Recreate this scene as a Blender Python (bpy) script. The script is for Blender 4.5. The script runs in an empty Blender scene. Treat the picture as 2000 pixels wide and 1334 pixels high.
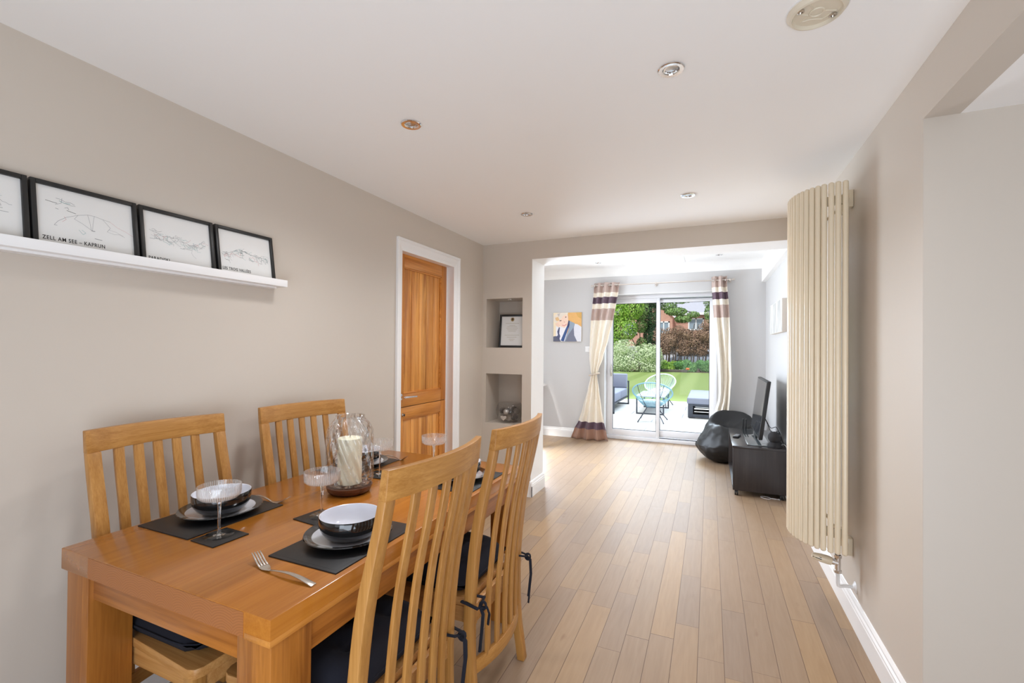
import bpy, bmesh, math, random
from math import radians, sin, cos, pi
from mathutils import Vector, Matrix, noise

S = bpy.context.scene
COL = S.collection

# ------------------------------------------------------------------ camera, world, lights, exposure
H = 1.388
YAW, PITCH, ROLL = radians(23.459), radians(0.489), radians(0.488)
_f = Vector((-sin(YAW)*cos(PITCH), cos(YAW)*cos(PITCH), sin(PITCH)))
_r0 = Vector((cos(YAW), sin(YAW), 0)); _u0 = _r0.cross(_f)
_r = _r0*cos(ROLL)+_u0*sin(ROLL); _u = -_r0*sin(ROLL)+_u0*cos(ROLL)
cam = bpy.data.cameras.new('camera'); cam.sensor_width = 36; cam.lens = 889.78/2000*36
cam.shift_y = 5.92/2000; cam.clip_start = .02; cam.clip_end = 300
co = bpy.data.objects.new('camera', cam); COL.objects.link(co)
M = Matrix((( _r.x, _u.x, -_f.x, 0), (_r.y, _u.y, -_f.y, 0), (_r.z, _u.z, -_f.z, H), (0, 0, 0, 1)))
co.matrix_world = M
S.camera = co

S.view_settings.view_transform = 'Standard'
S.view_settings.look = 'None'
S.view_settings.exposure = 0.09
S.view_settings.gamma = 1.0
S.view_settings.use_curve_mapping = False

w = bpy.data.worlds.new('world'); S.world = w; w.use_nodes = True
bg = w.node_tree.nodes['Background']
bg.inputs[0].default_value = (.90, .95, 1.0, 1); bg.inputs[1].default_value = 1.05

def light(name, kind, loc, target, energy, color, size=(1, 1), angle=None):
    l = bpy.data.lights.new(name, kind); l.energy = energy; l.color = color
    if kind == 'AREA':
        l.shape = 'RECTANGLE'; l.size, l.size_y = size
    if angle: l.angle = angle
    o = bpy.data.objects.new(name, l); COL.objects.link(o); o.location = loc
    o.rotation_euler = (Vector(target)-Vector(loc)).to_track_quat('-Z', 'Y').to_euler()
    return o
COOL = (.85, .97, 1.12)
light('sun', 'SUN', (-6, 0, 20), (0, 14, 0), 2.9, (1, .98, .94), angle=radians(6))
light('added_fill_rear', 'AREA', (-.9, -2.85, 1.45), (-.5, 3, 1.75), 3, COOL, (2.4, 1.7))  # weak area lamp added at the unseen rear wall to brighten the room
light('added_fill_behind_camera', 'AREA', (.2, -.7, .6), (-.7, 2.6, 2.4), 47, COOL, (2.2, 1.4))  # added bounce fill without a fitting, out of view, lifts the ceiling
light('added_fill_side_lower', 'AREA', (-2.60, 5.6, .5), (.6, 3.4, 1.3), 37, COOL, (1.4, .8))  # unseen lamp added behind the pier, throws light up to the main ceiling
light('added_fill_side_upper', 'AREA', (-2.56, 5.5, 1.55), (.65, 3.2, 1.5), 86, COOL, (1.3, .9))  # second lamp added behind the pier, brightens the right wall
light('added_fill_above_garden', 'AREA', (1.2, 12.0, 5.2), (-.9, 6.0, 1.4), 1450, COOL, (9.0, 3.0))  # large area lamp added over the garden, out of view, lights through the door

S.cycles.use_denoising = True
S.cycles.max_bounces = 10
S.cycles.diffuse_bounces = 6
S.cycles.glossy_bounces = 5
S.cycles.transmission_bounces = 10
S.cycles.transparent_max_bounces = 24
S.cycles.caustics_reflective = False
S.cycles.caustics_refractive = False
S.cycles.sample_clamp_indirect = 6

# ------------------------------------------------------------------ mesh helpers
class MB:
    def __init__(s): s.v = []; s.f = []; s.mi = []
    def add(s, vs, fs, mi=0):
        n = len(s.v); s.v += [tuple(v) for v in vs]
        for f in fs: s.f.append(tuple(i+n for i in f)); s.mi.append(mi)
        return s
    def box(s, x0, x1, y0, y1, z0, z1, mi=0):
        return s.add([(x0,y0,z0),(x1,y0,z0),(x1,y1,z0),(x0,y1,z0),(x0,y0,z1),(x1,y0,z1),(x1,y1,z1),(x0,y1,z1)],
              [(0,3,2,1),(4,5,6,7),(0,1,5,4),(1,2,6,5),(2,3,7,6),(3,0,4,7)], mi)
    def prism(s, poly, a, b, axis='x', mi=0):
        # poly is a list of 2-d points in the other two axes (cyclic order)
        def P(p, t):
            return {'x': (t, p[0], p[1]), 'y': (p[0], t, p[1]), 'z': (p[0], p[1], t)}[axis]
        n = len(poly)
        vs = [P(p, a) for p in poly]+[P(p, b) for p in poly]
        fs = [tuple(range(n))[::-1], tuple(range(n, 2*n))]+[(i, (i+1) % n, n+(i+1) % n, n+i) for i in range(n)]
        return s.add(vs, fs, mi)
    def rings(s, rings, closed=True, caps=(True, True), mi=0):
        n = len(rings[0]); vs = [p for r in rings for p in r]; fs = []
        for k in range(len(rings)-1):
            for i in range(n if closed else n-1):
                j = (i+1) % n
                fs.append((k*n+i, k*n+j, (k+1)*n+j, (k+1)*n+i))
        if caps[0]: fs.append(tuple(range(n))[::-1])
        if caps[1]: fs.append(tuple((len(rings)-1)*n+i for i in range(n)))
        return s.add(vs, fs, mi)
    def lathe(s, prof, c=(0, 0, 0), seg=32, mi=0, caps=(True, True), fn=None):
        R = []
        for (r, z) in prof:
            R.append([(c[0]+(r+(fn(2*pi*i/seg, z) if fn else 0))*cos(2*pi*i/seg), c[1]+(r+(fn(2*pi*i/seg, z) if fn else 0))*sin(2*pi*i/seg), c[2]+z) for i in range(seg)])
        return s.rings(R, caps=caps, mi=mi)
    def tube(s, pts, r, seg=8, closed=False, mi=0, flat=1.0):
        pts = [Vector(p) for p in pts]; n = len(pts); R = []; up = None
        for i, p in enumerate(pts):
            a = pts[(i-1) % n] if (closed or i > 0) else p
            b = pts[(i+1) % n] if (closed or i < n-1) else p
            t = (b-a).normalized()
            if up is None:
                up = Vector((0, 0, 1)) if abs(t.z) < .9 else Vector((1, 0, 0))
            sd = t.cross(up).normalized(); up = sd.cross(t).normalized()
            rr = r[i] if isinstance(r, (list, tuple)) else r
            R.append([p+sd*cos(2*pi*k/seg)*rr+up*sin(2*pi*k/seg)*rr*flat for k in range(seg)])
        if closed: R.append(R[0])
        return s.rings(R, caps=(not closed, not closed), mi=mi)
    def sphere(s, c, r, seg=20, rows=12, mi=0, sc=(1, 1, 1)):
        prof = [(max(1e-4, sin(pi*i/rows))*r, -cos(pi*i/rows)*r) for i in range(rows+1)]
        R = [[(c[0]+a*cos(2*pi*k/seg)*sc[0], c[1]+a*sin(2*pi*k/seg)*sc[1], c[2]+b*sc[2]) for k in range(seg)] for a, b in prof]
        return s.rings(R, mi=mi)
    def build(s, name, mat, parent=None, bevel=0, smooth=30, seg=2, mat_world=None, sub=0, solid=0):
        me = bpy.data.meshes.new(name); me.from_pydata(s.v, [], s.f)
        mats = mat if isinstance(mat, (list, tuple)) else [mat]
        for m in mats: me.materials.append(m)
        if len(mats) > 1:
            for p, i in zip(me.polygons, s.mi): p.material_index = i
        me.validate()
        bm = bmesh.new(); bm.from_mesh(me)
        bmesh.ops.recalc_face_normals(bm, faces=bm.faces)
        if bevel:
            es = [e for e in bm.edges if len(e.link_faces) == 2 and e.calc_face_angle(0) > radians(35)]
            bmesh.ops.bevel(bm, geom=es, offset=bevel, segments=seg, profile=.5, affect='EDGES', clamp_overlap=True)
        bm.to_mesh(me); bm.free()
        if smooth:
            me.shade_smooth(); me.set_sharp_from_angle(angle=radians(smooth))
        o = bpy.data.objects.new(name, me); COL.objects.link(o)
        if parent: o.parent = parent
        if solid:
            m = o.modifiers.new('thickness', 'SOLIDIFY'); m.thickness = solid; m.offset = 0
        if sub:
            m = o.modifiers.new('sub', 'SUBSURF'); m.levels = m.render_levels = sub
        return o

def thing(name, label, cat, loc=(0, 0, 0), rz=0, group=None):
    o = bpy.data.objects.new(name, None); COL.objects.link(o); o.empty_display_size = .05
    o.location = loc; o.rotation_euler = (0, 0, rz); o['label'] = label; o['category'] = cat
    if group: o['group'] = group
    return o
def tag(o, label, cat, group=None, loc=None):
    o['label'] = label; o['category'] = cat
    if group: o['group'] = group
    if loc is not None: o.location = loc
    return o
def struct(o, label=None):
    o['kind'] = 'structure'
    if label: o['label'] = label
    return o
def sempty(name, loc=(0, 0, 0)):
    o = bpy.data.objects.new(name, None); COL.objects.link(o); o.location = loc; o['kind'] = 'structure'; return o
def dup(root, loc, rz, label=None, skip=()):
    r = root.copy(); COL.objects.link(r); r.location = loc; r.rotation_euler = (0, 0, rz)
    if label: r['label'] = label
    for ch in list(root.children):
        c = ch.copy(); COL.objects.link(c); c.parent = r
        for g in list(ch.children):
            d = g.copy(); COL.objects.link(d); d.parent = c
    return r

# ------------------------------------------------------------------ material helpers
def sRGB(r, g, b):
    f = lambda c: ((c/255+.055)/1.055)**2.4 if c > 10 else c/255/12.92
    return (f(r), f(g), f(b), 1)
class Mt:
    def __init__(s, name):
        s.m = bpy.data.materials.new(name); s.m.use_nodes = True
        s.t = s.m.node_tree; s.b = s.t.nodes['Principled BSDF']; s.out = s.t.nodes['Material Output']
    def n(s, typ, **kw):
        x = s.t.nodes.new(typ)
        for k, v in kw.items(): setattr(x, k, v)
        return x
    def set(s, sock, val):
        if isinstance(val, bpy.types.NodeSocket): s.t.links.new(val, sock)
        elif val is not None: sock.default_value = val
    def m_(s, op, a, b=None, c=None):
        x = s.n('ShaderNodeMath', operation=op)
        s.set(x.inputs[0], a); s.set(x.inputs[1], b); s.set(x.inputs[2], c)
        return x.outputs[0]
    def coord(s, kind='Object'): return s.n('ShaderNodeTexCoord').outputs[kind]
    def map(s, vec, scale=(1, 1, 1), loc=(0, 0, 0), rot=(0, 0, 0)):
        x = s.n('ShaderNodeMapping'); s.t.links.new(vec, x.inputs[0])
        x.inputs['Scale'].default_value = scale; x.inputs['Location'].default_value = loc; x.inputs['Rotation'].default_value = rot
        return x.outputs[0]
    def noise(s, vec, scale=5, detail=3, rough=.5, dist=0, out='Fac'):
        x = s.n('ShaderNodeTexNoise'); s.t.links.new(vec, x.inputs['Vector'])
        x.inputs['Scale'].default_value = scale; x.inputs['Detail'].default_value = detail
        x.inputs['Roughness'].default_value = rough; x.inputs['Distortion'].default_value = dist
        return x.outputs[out]
    def ramp(s, fac, stops, interp='LINEAR'):
        x = s.n('ShaderNodeValToRGB'); s.set(x.inputs[0], fac); cr = x.color_ramp; cr.interpolation = interp
        while len(cr.elements) < len(stops): cr.elements.new(.5)
        for e, (p, c) in zip(cr.elements, stops):
            e.position = p; e.color = c if len(c) == 4 else (*c, 1)
        return x.outputs[0]
    def mix(s, fac, a, b, blend='MIX'):
        x = s.n('ShaderNodeMix', data_type='RGBA', blend_type=blend)
        s.set(x.inputs[0], fac); s.set(x.inputs[6], a); s.set(x.inputs[7], b); return x.outputs[2]
    def bump(s, h, strength=.2, dist=.001):
        x = s.n('ShaderNodeBump'); s.set(x.inputs['Height'], h)
        x.inputs['Strength'].default_value = strength; x.inputs['Distance'].default_value = dist
        s.t.links.new(x.outputs[0], s.b.inputs['Normal']); return x.outputs[0]
    def sep(s, vec):
        x = s.n('ShaderNodeSeparateXYZ'); s.t.links.new(vec, x.inputs[0]); return x.outputs
    def comb(s, x_, y_, z_):
        x = s.n('ShaderNodeCombineXYZ'); s.set(x.inputs[0], x_); s.set(x.inputs[1], y_); s.set(x.inputs[2], z_); return x.outputs[0]

def plain(name, col, rough=.5, metal=0, var=.06, scale=8, coat=0, spec=None, bump=0, bscale=200):
    k = Mt(name); v = k.coord()
    n = k.noise(v, scale, 3)
    c = k.mix(n, tuple(x*(1-var) for x in col[:3])+(1,), tuple(min(1, x*(1+var)) for x in col[:3])+(1,))
    k.set(k.b.inputs['Base Color'], c); k.b.inputs['Roughness'].default_value = rough; k.b.inputs['Metallic'].default_value = metal
    if coat: k.b.inputs['Coat Weight'].default_value = coat; k.b.inputs['Coat Roughness'].default_value = .06
    if spec is not None: k.b.inputs['Specular IOR Level'].default_value = spec
    if bump: k.bump(k.noise(v, bscale, 2), bump, .001)
    return k.m

def wood(name, dark, light, axis='z', rough=.35, board=None, bdir='y', tone=.25, grain=1.0, coat=0, rings=.5, fs=1.0):
    k = Mt(name); v = k.coord()
    sc = {'x': (1.2, 26, 26), 'y': (26, 1.2, 26), 'z': (26, 26, 1.2)}[axis]
    sc = tuple(q*fs if q > 5 else q for q in sc)
    xyz = k.sep(v)
    if board:
        d = {'x': 0, 'y': 1, 'z': 2}[bdir]
        idx = k.m_('FLOOR', k.m_('DIVIDE', xyz[d], board))
        wn = k.n('ShaderNodeTexWhiteNoise', noise_dimensions='1D'); k.set(wn.inputs['W'], idx)
        off = k.m_('MULTIPLY', wn.outputs['Value'], 37.0)
        v2 = k.comb(k.m_('ADD', xyz[0], off), k.m_('ADD', xyz[1], off), k.m_('ADD', xyz[2], off))
    else: v2 = v
    warp = k.noise(k.map(v2, tuple(.12*x for x in sc)), 1, 2)
    g1 = k.noise(k.map(v2, sc), 1.0, 5, .6, 1.2 if fs == 1 else .25)
    g2 = k.noise(k.map(v2, tuple(5*x for x in sc)), 1.0, 3, .6)
    rg = k.m_('FRACT', k.m_('MULTIPLY', k.m_('ADD', warp, k.m_('MULTIPLY', g1, .22)), 7.0))
    rg = k.m_('ABSOLUTE', k.m_('SUBTRACT', rg, .5))
    f = k.m_('ADD', k.m_('MULTIPLY', g1, .55), k.m_('MULTIPLY', rg, rings))
    f = k.m_('ADD', f, k.m_('MULTIPLY', k.m_('SUBTRACT', g2, .5), .35*grain))
    c = k.ramp(f, [(.18, dark), (.62, light)])
    if board:
        t = k.m_('ADD', 1-tone/2, k.m_('MULTIPLY', wn.outputs['Value'], tone))
        mul = k.n('ShaderNodeVectorMath', operation='SCALE'); k.set(mul.inputs[0], c); k.set(mul.inputs['Scale'], t); c = mul.outputs[0]
    k.set(k.b.inputs['Base Color'], c); k.b.inputs['Roughness'].default_value = rough
    if coat: k.b.inputs['Coat Weight'].default_value = coat; k.b.inputs['Coat Roughness'].default_value = .15
    k.bump(g2, .12*grain, .0008)
    return k.m

def thin_glass(name, tint=(1, 1, 1), base=.04, edge=.5, rough=.02, milky=0, bump=None):
    """a thin clear pane or shell: mostly transparent, Fresnel-like reflection"""
    k = Mt(name); k.t.nodes.remove(k.b)
    tr = k.n('ShaderNodeBsdfTransparent'); tr.inputs[0].default_value = (*tint, 1)
    gl = k.n('ShaderNodeBsdfGlossy'); gl.inputs['Roughness'].default_value = rough
    lw = k.n('ShaderNodeLayerWeight'); lw.inputs['Blend'].default_value = .35
    fac = k.m_('ADD', base, k.m_('MULTIPLY', k.m_('POWER', lw.outputs['Facing'], 2.2), edge))
    mx = k.n('ShaderNodeMixShader'); k.set(mx.inputs[0], fac)
    k.t.links.new(tr.outputs[0], mx.inputs[1]); k.t.links.new(gl.outputs[0], mx.inputs[2]); res = mx.outputs[0]
    if milky:
        df = k.n('ShaderNodeBsdfDiffuse'); df.inputs[0].default_value = (.95, .95, .95, 1)
        tl = k.n('ShaderNodeBsdfTranslucent'); tl.inputs[0].default_value = (.95, .95, .95, 1)
        a = k.n('ShaderNodeMixShader'); a.inputs[0].default_value = .5
        k.t.links.new(df.outputs[0], a.inputs[1]); k.t.links.new(tl.outputs[0], a.inputs[2])
        b = k.n('ShaderNodeMixShader')
        if bump == 'ribs':
            xyz = k.sep(k.coord()); ang = k.m_('ARCTAN2', xyz[1], xyz[0])
            wv = k.m_('ABSOLUTE', k.m_('SINE', k.m_('MULTIPLY', ang, 30)))
            k.set(b.inputs[0], k.m_('MULTIPLY', k.m_('POWER', wv, 2.5), milky))
        else: b.inputs[0].default_value = milky
        k.t.links.new(res, b.inputs[1]); k.t.links.new(a.outputs[0], b.inputs[2]); res = b.outputs[0]
    k.t.links.new(res, k.out.inputs[0])
    k.gl = gl; k.lw = lw
    return k

def emis_free(name, col, rough=.8): return plain(name, col, rough, var=0)

# paints and shells
WALL = plain('wall_paint_taupe', sRGB(206, 196, 184), .40, var=.012, scale=1.5, bump=.05, bscale=120)
WALLF = plain('wall_paint_grey', sRGB(202, 200, 199), .6, var=.01, scale=1.5, bump=.05, bscale=120)
CEIL = plain('ceiling_paint', sRGB(249, 248, 246), .8, var=.008, scale=1.5)
TRIM = plain('white_gloss_paint', sRGB(243, 242, 241), .28, var=.01)
UPVC = plain('white_upvc', sRGB(240, 240, 243), .25, var=.01)
GASKET = plain('black_gasket', sRGB(50, 50, 55), .6)
OAK = wood('honey_oak_chair', sRGB(160, 108, 48), sRGB(208, 156, 88), 'z', .38, rings=.08, fs=2.2)
OAKY = wood('honey_oak_rail', sRGB(160, 108, 48), sRGB(208, 156, 88), 'y', .38, rings=.08, fs=2.2)
OAKX = wood('honey_oak_side_rail', sRGB(170, 118, 62), sRGB(218, 168, 106), 'x', .4, rings=.08, fs=2.2)
TTOP = wood('golden_oak_tabletop', sRGB(158, 94, 30), sRGB(190, 124, 48), 'y', .22, board=.115, bdir='x', tone=.26, coat=.3, rings=.12, grain=.7, fs=1.8)
TLEG = wood('golden_oak_leg', sRGB(128, 72, 22), sRGB(184, 118, 48), 'z', .32, rings=.4)  # leg and apron oak darkened against the same wood on top, as painted shade
TRAIL = wood('golden_oak_apron', sRGB(130, 72, 22), sRGB(182, 114, 46), 'x', .32, rings=.4)
TRAILY = wood('golden_oak_long_apron', sRGB(130, 72, 22), sRGB(182, 114, 46), 'y', .32, rings=.4)
TSTRIP = wood('pale_oak_lipping', sRGB(170, 106, 42), sRGB(206, 140, 66), 'y', .3)
DOORP = wood('orange_oak_door', sRGB(176, 104, 36), sRGB(228, 158, 78), 'z', .35, rings=.5)
DOORR = wood('orange_oak_door_rail', sRGB(180, 108, 38), sRGB(226, 156, 76), 'y', .35, rings=.4)
DOORB = wood('oak_door_boards', sRGB(172, 100, 34), sRGB(232, 166, 86), 'z', .35, board=.0945, bdir='y', tone=.2, rings=.6)
WALNUT = wood('walnut_dish', sRGB(52, 28, 18), sRGB(104, 62, 42), 'x', .3)
VENEER = wood('black_brown_veneer', sRGB(38, 32, 31), sRGB(60, 52, 50), 'z', .45, rings=.2)
VENT = plain('black_gloss_top', sRGB(52, 48, 48), .22, var=.1)
BLACK = plain('satin_black', sRGB(28, 28, 29), .42, var=.1)
FRAME = plain('black_frame_lacquer', sRGB(30, 29, 28), .4, var=.1)
LEATHER = plain('black_leather', sRGB(17, 16, 17), .46, var=.2, scale=60, bump=.3, bscale=900)
NAVY = plain('navy_cord_fabric', sRGB(14, 15, 28), .95, var=.3, scale=300, bump=.4, bscale=1500)
CHROME = plain('chrome', (.82, .82, .83, 1), .12, 1, var=.02)
STEEL = plain('brushed_steel', (.62, .58, .53, 1), .26, 1, var=.04)
BRASS = plain('brass_fitting', (.72, .5, .28, 1), .25, 1)
PAPER = plain('print_paper', sRGB(232, 231, 228), .6, var=.005)
INK = plain('print_ink', sRGB(38, 36, 36), .8)
INKL = plain('pale_map_ink', sRGB(148, 150, 152), .8, var=.2, scale=60)
INKT = plain('teal_map_ink', sRGB(120, 165, 165), .8)
INKR = plain('red_map_ink', sRGB(205, 140, 140), .8)
CREAM = plain('cream_radiator_enamel', sRGB(226, 212, 186), .3, var=.01, coat=.3)
GLAZEB = plain('black_glaze', sRGB(20, 20, 21), .1, var=.2, coat=.6)
GLAZEG = plain('pale_grey_glaze', sRGB(226, 228, 236), .14, var=.02, coat=.5)
WAX = plain('cream_wax', sRGB(244, 240, 214), .5, var=.02)
PLASTIC = plain('white_plastic', sRGB(236, 236, 236), .35, var=.01)
IVORY = plain('ivory_plastic', sRGB(222, 212, 192), .4, var=.04)
GREYMET = plain('anthracite_metal', sRGB(48, 53, 64), .5)
GREYCUSH = plain('grey_blue_cushion', sRGB(120, 124, 140), .9, var=.05, scale=20)
BLUECORD = plain('blue_cord', sRGB(120, 162, 178), .5)
WHITECORD = plain('white_cord', sRGB(215, 232, 232), .5)

def floor_mat():
    k = Mt('oak_plank_floor'); xyz = k.sep(k.coord())
    W_ = .1083
    xs = k.m_('DIVIDE', k.m_('ADD', xyz[0], .585+W_*40), W_)
    row = k.m_('FLOOR', xs); fx = k.m_('FRACT', xs)
    wn = k.n('ShaderNodeTexWhiteNoise', noise_dimensions='1D'); k.set(wn.inputs['W'], row)
    L = k.m_('ADD', .62, k.m_('MULTIPLY', wn.outputs['Value'], .38))
    wn2 = k.n('ShaderNodeTexWhiteNoise', noise_dimensions='1D'); k.set(wn2.inputs['W'], k.m_('ADD', row, 71.3))
    ys = k.m_('DIVIDE', k.m_('ADD', xyz[1], k.m_('ADD', 20, k.m_('MULTIPLY', wn2.outputs['Value'], 1.7))), L)
    # uneven plank ends: warp y a little
    ys = k.m_('ADD', ys, k.m_('MULTIPLY', k.m_('SINE', k.m_('MULTIPLY', ys, 2.1)), .22))
    cl = k.m_('FLOOR', ys); fy = k.m_('FRACT', ys)
    wn3 = k.n('ShaderNodeTexWhiteNoise', noise_dimensions='2D'); k.set(wn3.inputs['Vector'], k.comb(row, cl, 0))
    rnd = wn3.outputs['Value']; rc = wn3.outputs['Color']
    off = k.m_('MULTIPLY', rnd, 50)
    v = k.comb(k.m_('ADD', xyz[0], off), k.m_('ADD', xyz[1], off), off)
    warp = k.noise(k.map(v, (9, .9, 1)), 1, 3, .55)
    g1 = k.noise(k.map(v, (40, 2.2, 1)), 1, 5, .65, 1.0)
    g2 = k.noise(k.map(v, (190, 8, 1)), 1, 3, .6)
    rg = k.m_('ABSOLUTE', k.m_('SUBTRACT', k.m_('FRACT', k.m_('MULTIPLY', warp, 9)), .5))
    f = k.m_('ADD', k.m_('MULTIPLY', g1, .6), k.m_('ADD', k.m_('MULTIPLY', rg, .22), k.m_('MULTIPLY', g2, .18)))
    base = k.ramp(rnd, [(0, sRGB(168, 142, 112)), (.35, sRGB(160, 136, 112)), (.75, sRGB(154, 132, 112)), (1, sRGB(172, 143, 109))])
    dark = k.mix(1, base, (.80, .75, .70, 1), 'MULTIPLY')
    c = k.mix(k.ramp(f, [(.25, (0, 0, 0, 1)), (.7, (1, 1, 1, 1))]), dark, base)
    kn = k.noise(k.map(v, (11, 5, 1)), 1, 2, .5)
    c = k.mix(k.ramp(kn, [(.70, (0, 0, 0, 1)), (.80, (.55, .55, .55, 1))]), c, sRGB(120, 84, 58))
    ex = k.m_('MINIMUM', fx, k.m_('SUBTRACT', 1, fx)); ey = k.m_('MULTIPLY', k.m_('MINIMUM', fy, k.m_('SUBTRACT', 1, fy)), 7.5)
    e = k.m_('MINIMUM', ex, ey)
    seam = k.ramp(e, [(.006, (0, 0, 0, 1)), (.017, (1, 1, 1, 1))])
    c = k.mix(seam, sRGB(96, 70, 52), c)
    k.set(k.b.inputs['Base Color'], c)
    k.b.inputs['Specular IOR Level'].default_value = .34
    k.set(k.b.inputs['Roughness'], k.m_('ADD', .36, k.m_('MULTIPLY', g1, .16)))
    hgt = k.m_('ADD', k.m_('MULTIPLY', seam, .8), k.m_('MULTIPLY', g2, .12))
    k.bump(hgt, .35, .0012)
    return k.m
FLOOR = floor_mat()

# ------------------------------------------------------------------ room shell
XL, XR, HC = -2.053, .683, 2.40
YB = 3.996; YB2 = 4.335; YF = 6.96
def boxes(name, mat, lst, **kw):
    b = MB()
    for x in lst: b.box(*x)
    return struct(b.build(name, mat, **kw))
boxes('floor', FLOOR, [(-2.75, 2.7, -3.0, 7.30, -.12, 0)])
boxes('ceiling', CEIL, [(XL-.1, XR, -3.0, YB, HC, HC+.12)])
boxes('ceiling_kitchen', CEIL, [(XR+.1, 2.7, -3.0, 2.03, 2.205, 2.45)])
# far room ceiling with skylight opening
SK = (-1.165, -.315, 5.60, 6.83); HF = 2.62
boxes('ceiling_far', CEIL, [(-2.75, SK[0], YB2, 7.2, HF, HF+.12), (SK[1], .8, YB2, 7.2, HF, HF+.12), (SK[0], SK[1], YB2, SK[2], HF, HF+.12), (SK[0], SK[1], SK[3], 7.2, HF, HF+.12)])
# left wall with doorway
boxes('wall_left', WALL, [(XL-.14, XL, -3.0, 2.69, 0, 2.52), (XL-.14, XL, 3.475, YB, 0, 2.52), (XL-.14, XL, 2.69, 3.475, 2.11, 2.52)])
boxes('wall_left_far_room', WALLF, [(-2.75, -2.62, YB2, 4.9, 0, HF), (-2.75, -2.62, 6.4, 7.2, 0, HF), (-2.75, -2.62, 4.9, 6.4, 0, .05), (-2.75, -2.62, 4.9, 6.4, 2.1, HF)])
# partition: pier with two alcoves, and the beam
A0, A1 = -2.010, -1.629
b = MB()
AD = YB+.30
for (x0, x1, z0, z1, y0) in [(-2.75, A0, 0, 2.70, YB), (A1, -1.534, 0, 2.70, YB), (A0, A1, 0, .662, YB), (A0, A1, 1.141, 1.395, YB), (A0, A1, 1.870, 2.70, YB), (A0, A1, 0, 2.70, AD)]:
    b.box(x0, x1, y0, YB2, z0, z1)
b.box(-1.534, XR, YB, YB2, 2.23, 2.70)
struct(b.build('wall_partition', WALL))
b = MB(); b.box(-1.5345, XR, YB+.0005, YB2+.001, 2.2285, 2.2305); b.box(-1.5345, -1.5335, YB+.0005, YB2+.001, 0, 2.2285)
struct(b.build('trim_opening_lining', CEIL), None)
# right wall (main), header over the kitchen opening, kitchen return wall
boxes('wall_right', WALL, [(XR, XR+.10, 2.0315, YB, 0, 2.52), (XR, XR+.10, -3.0, 2.0315, 2.205, 2.52)])
boxes('wall_right_far_room', WALLF, [(.690, XR+.12, YB2, 7.2, 0, HF), (XR, XR+.12, YB, YB2, 0, 2.7)])
boxes('wall_kitchen_return', WALL, [(XR+.10, 2.7, 2.030, 2.15, 0, 2.45), (XR+.0005, XR+.10, 2.030, 2.0314, 0, 2.205)])
boxes('wall_kitchen_side', WALL, [(2.6, 2.75, -3, -1.8, 0, 2.3), (2.6, 2.75, 0, 2.03, 0, 2.3), (2.6, 2.75, -1.8, 0, 0, .85), (2.6, 2.75, -1.8, 0, 2.15, 2.3)])
boxes('wall_rear', WALL, [(-2.2, -1.95, -3.1, -2.95, 0, 2.5), (.55, 2.75, -3.1, -2.95, 0, 2.5), (-1.95, .55, -3.1, -2.95, 0, .6), (-1.95, .55, -3.1, -2.95, 2.35, 2.5)])
# far wall with patio door opening
DX0, DX1, DZ = -1.475, .095, 2.212
boxes('wall_far', WALLF, [(-2.75, DX0, YF, 7.25, 0, HF), (DX1, .8, YF, 7.25, 0, HF), (DX0, DX1, YF, 7.25, DZ, HF)])
# boxing along the far room right wall
boxes('trim_boxing', CEIL, [(.640, .690, YB2, YF, 2.312, HF)])
# coving in the far room (quarter cove)
b = MB()
cv = [(YF, 2.495)]+[(YF-.16*(1-cos(a)), 2.495+.125*sin(a)) for a in [i*pi/2/8 for i in range(0, 9)]]+[(YF, HF)]
b.prism(cv, -2.62, .640, 'x')
cv = [(-2.62, 2.495)]+[(-2.62+.16*(1-cos(a)), 2.495+.125*sin(a)) for a in [i*pi/2/8 for i in range(0, 9)]]+[(-2.62, HF)]
b.prism(cv, YB2, YF, 'y')
struct(b.build('trim_coving', CEIL, smooth=40))
# skylight
sk = sempty('window_1', ((SK[0]+SK[1])/2, (SK[2]+SK[3])/2, HF))
sx, sy = (SK[1]-SK[0])/2-.023, (SK[3]-SK[2])/2-.023
b = MB()
b.box(-sx-.02, -sx, -sy-.02, sy+.02, 0.0, .22); b.box(sx, sx+.02, -sy-.02, sy+.02, 0.0, .22); b.box(-sx, sx, -sy-.02, -sy, 0.0, .22); b.box(-sx, sx, sy, sy+.02, 0.0, .22)
b.build('skylight_shaft', CEIL, sk)
b = MB(); b.box(-sx, sx, -sy, sy, .2, .206); k = Mt('added_skylight_diffuser'); k.t.nodes.remove(k.b); tl = k.n('ShaderNodeBsdfTranslucent'); tl.inputs[0].default_value = (.97, .97, .97, 1); k.t.links.new(tl.outputs[0], k.out.inputs[0])  # translucent layer added to scatter the sun and keep the skylight white
b.build('pane', k.m, sk)
# end of a white wall shelf that peeps past the pier
b = MB(); b.box(-2.62, -2.38, 6.45, 6.9, .80, .83); struct(b.build('trim_shelf_end', TRIM, bevel=.006))

# skirting boards
SP = [(0, 0), (.018, 0), (.018, .098), (.0155, .104), (.0155, .112), (.010, .122), (.010, .130), (.004, .143), (0, .145)]
def skirting(name, p0, p1, nrm):
    """p0->p1 along the wall foot, nrm = unit vector into the room"""
    b = MB(); p0, p1, nrm = Vector((*p0, 0)), Vector((*p1, 0)), Vector((*nrm, 0))
    b.rings([[p+nrm*d+Vector((0, 0, z)) for d, z in SP] for p in (p0, p1)])
    return struct(b.build(name, TRIM, smooth=20))
skirting('baseboard_right', (XR, 2.03), (XR, YF), (-1, 0))
skirting('baseboard_far_left', (-2.62, YF), (DX0, YF), (0, -1))
skirting('baseboard_far_right', (DX1, YF), (XR, YF), (0, -1))
skirting('baseboard_pier_side', (-1.534, YB-.018), (-1.534, YB2+.018), (1, 0))
skirting('baseboard_pier_front', (XL, YB), (-1.534+.018, YB), (0, -1))
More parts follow.
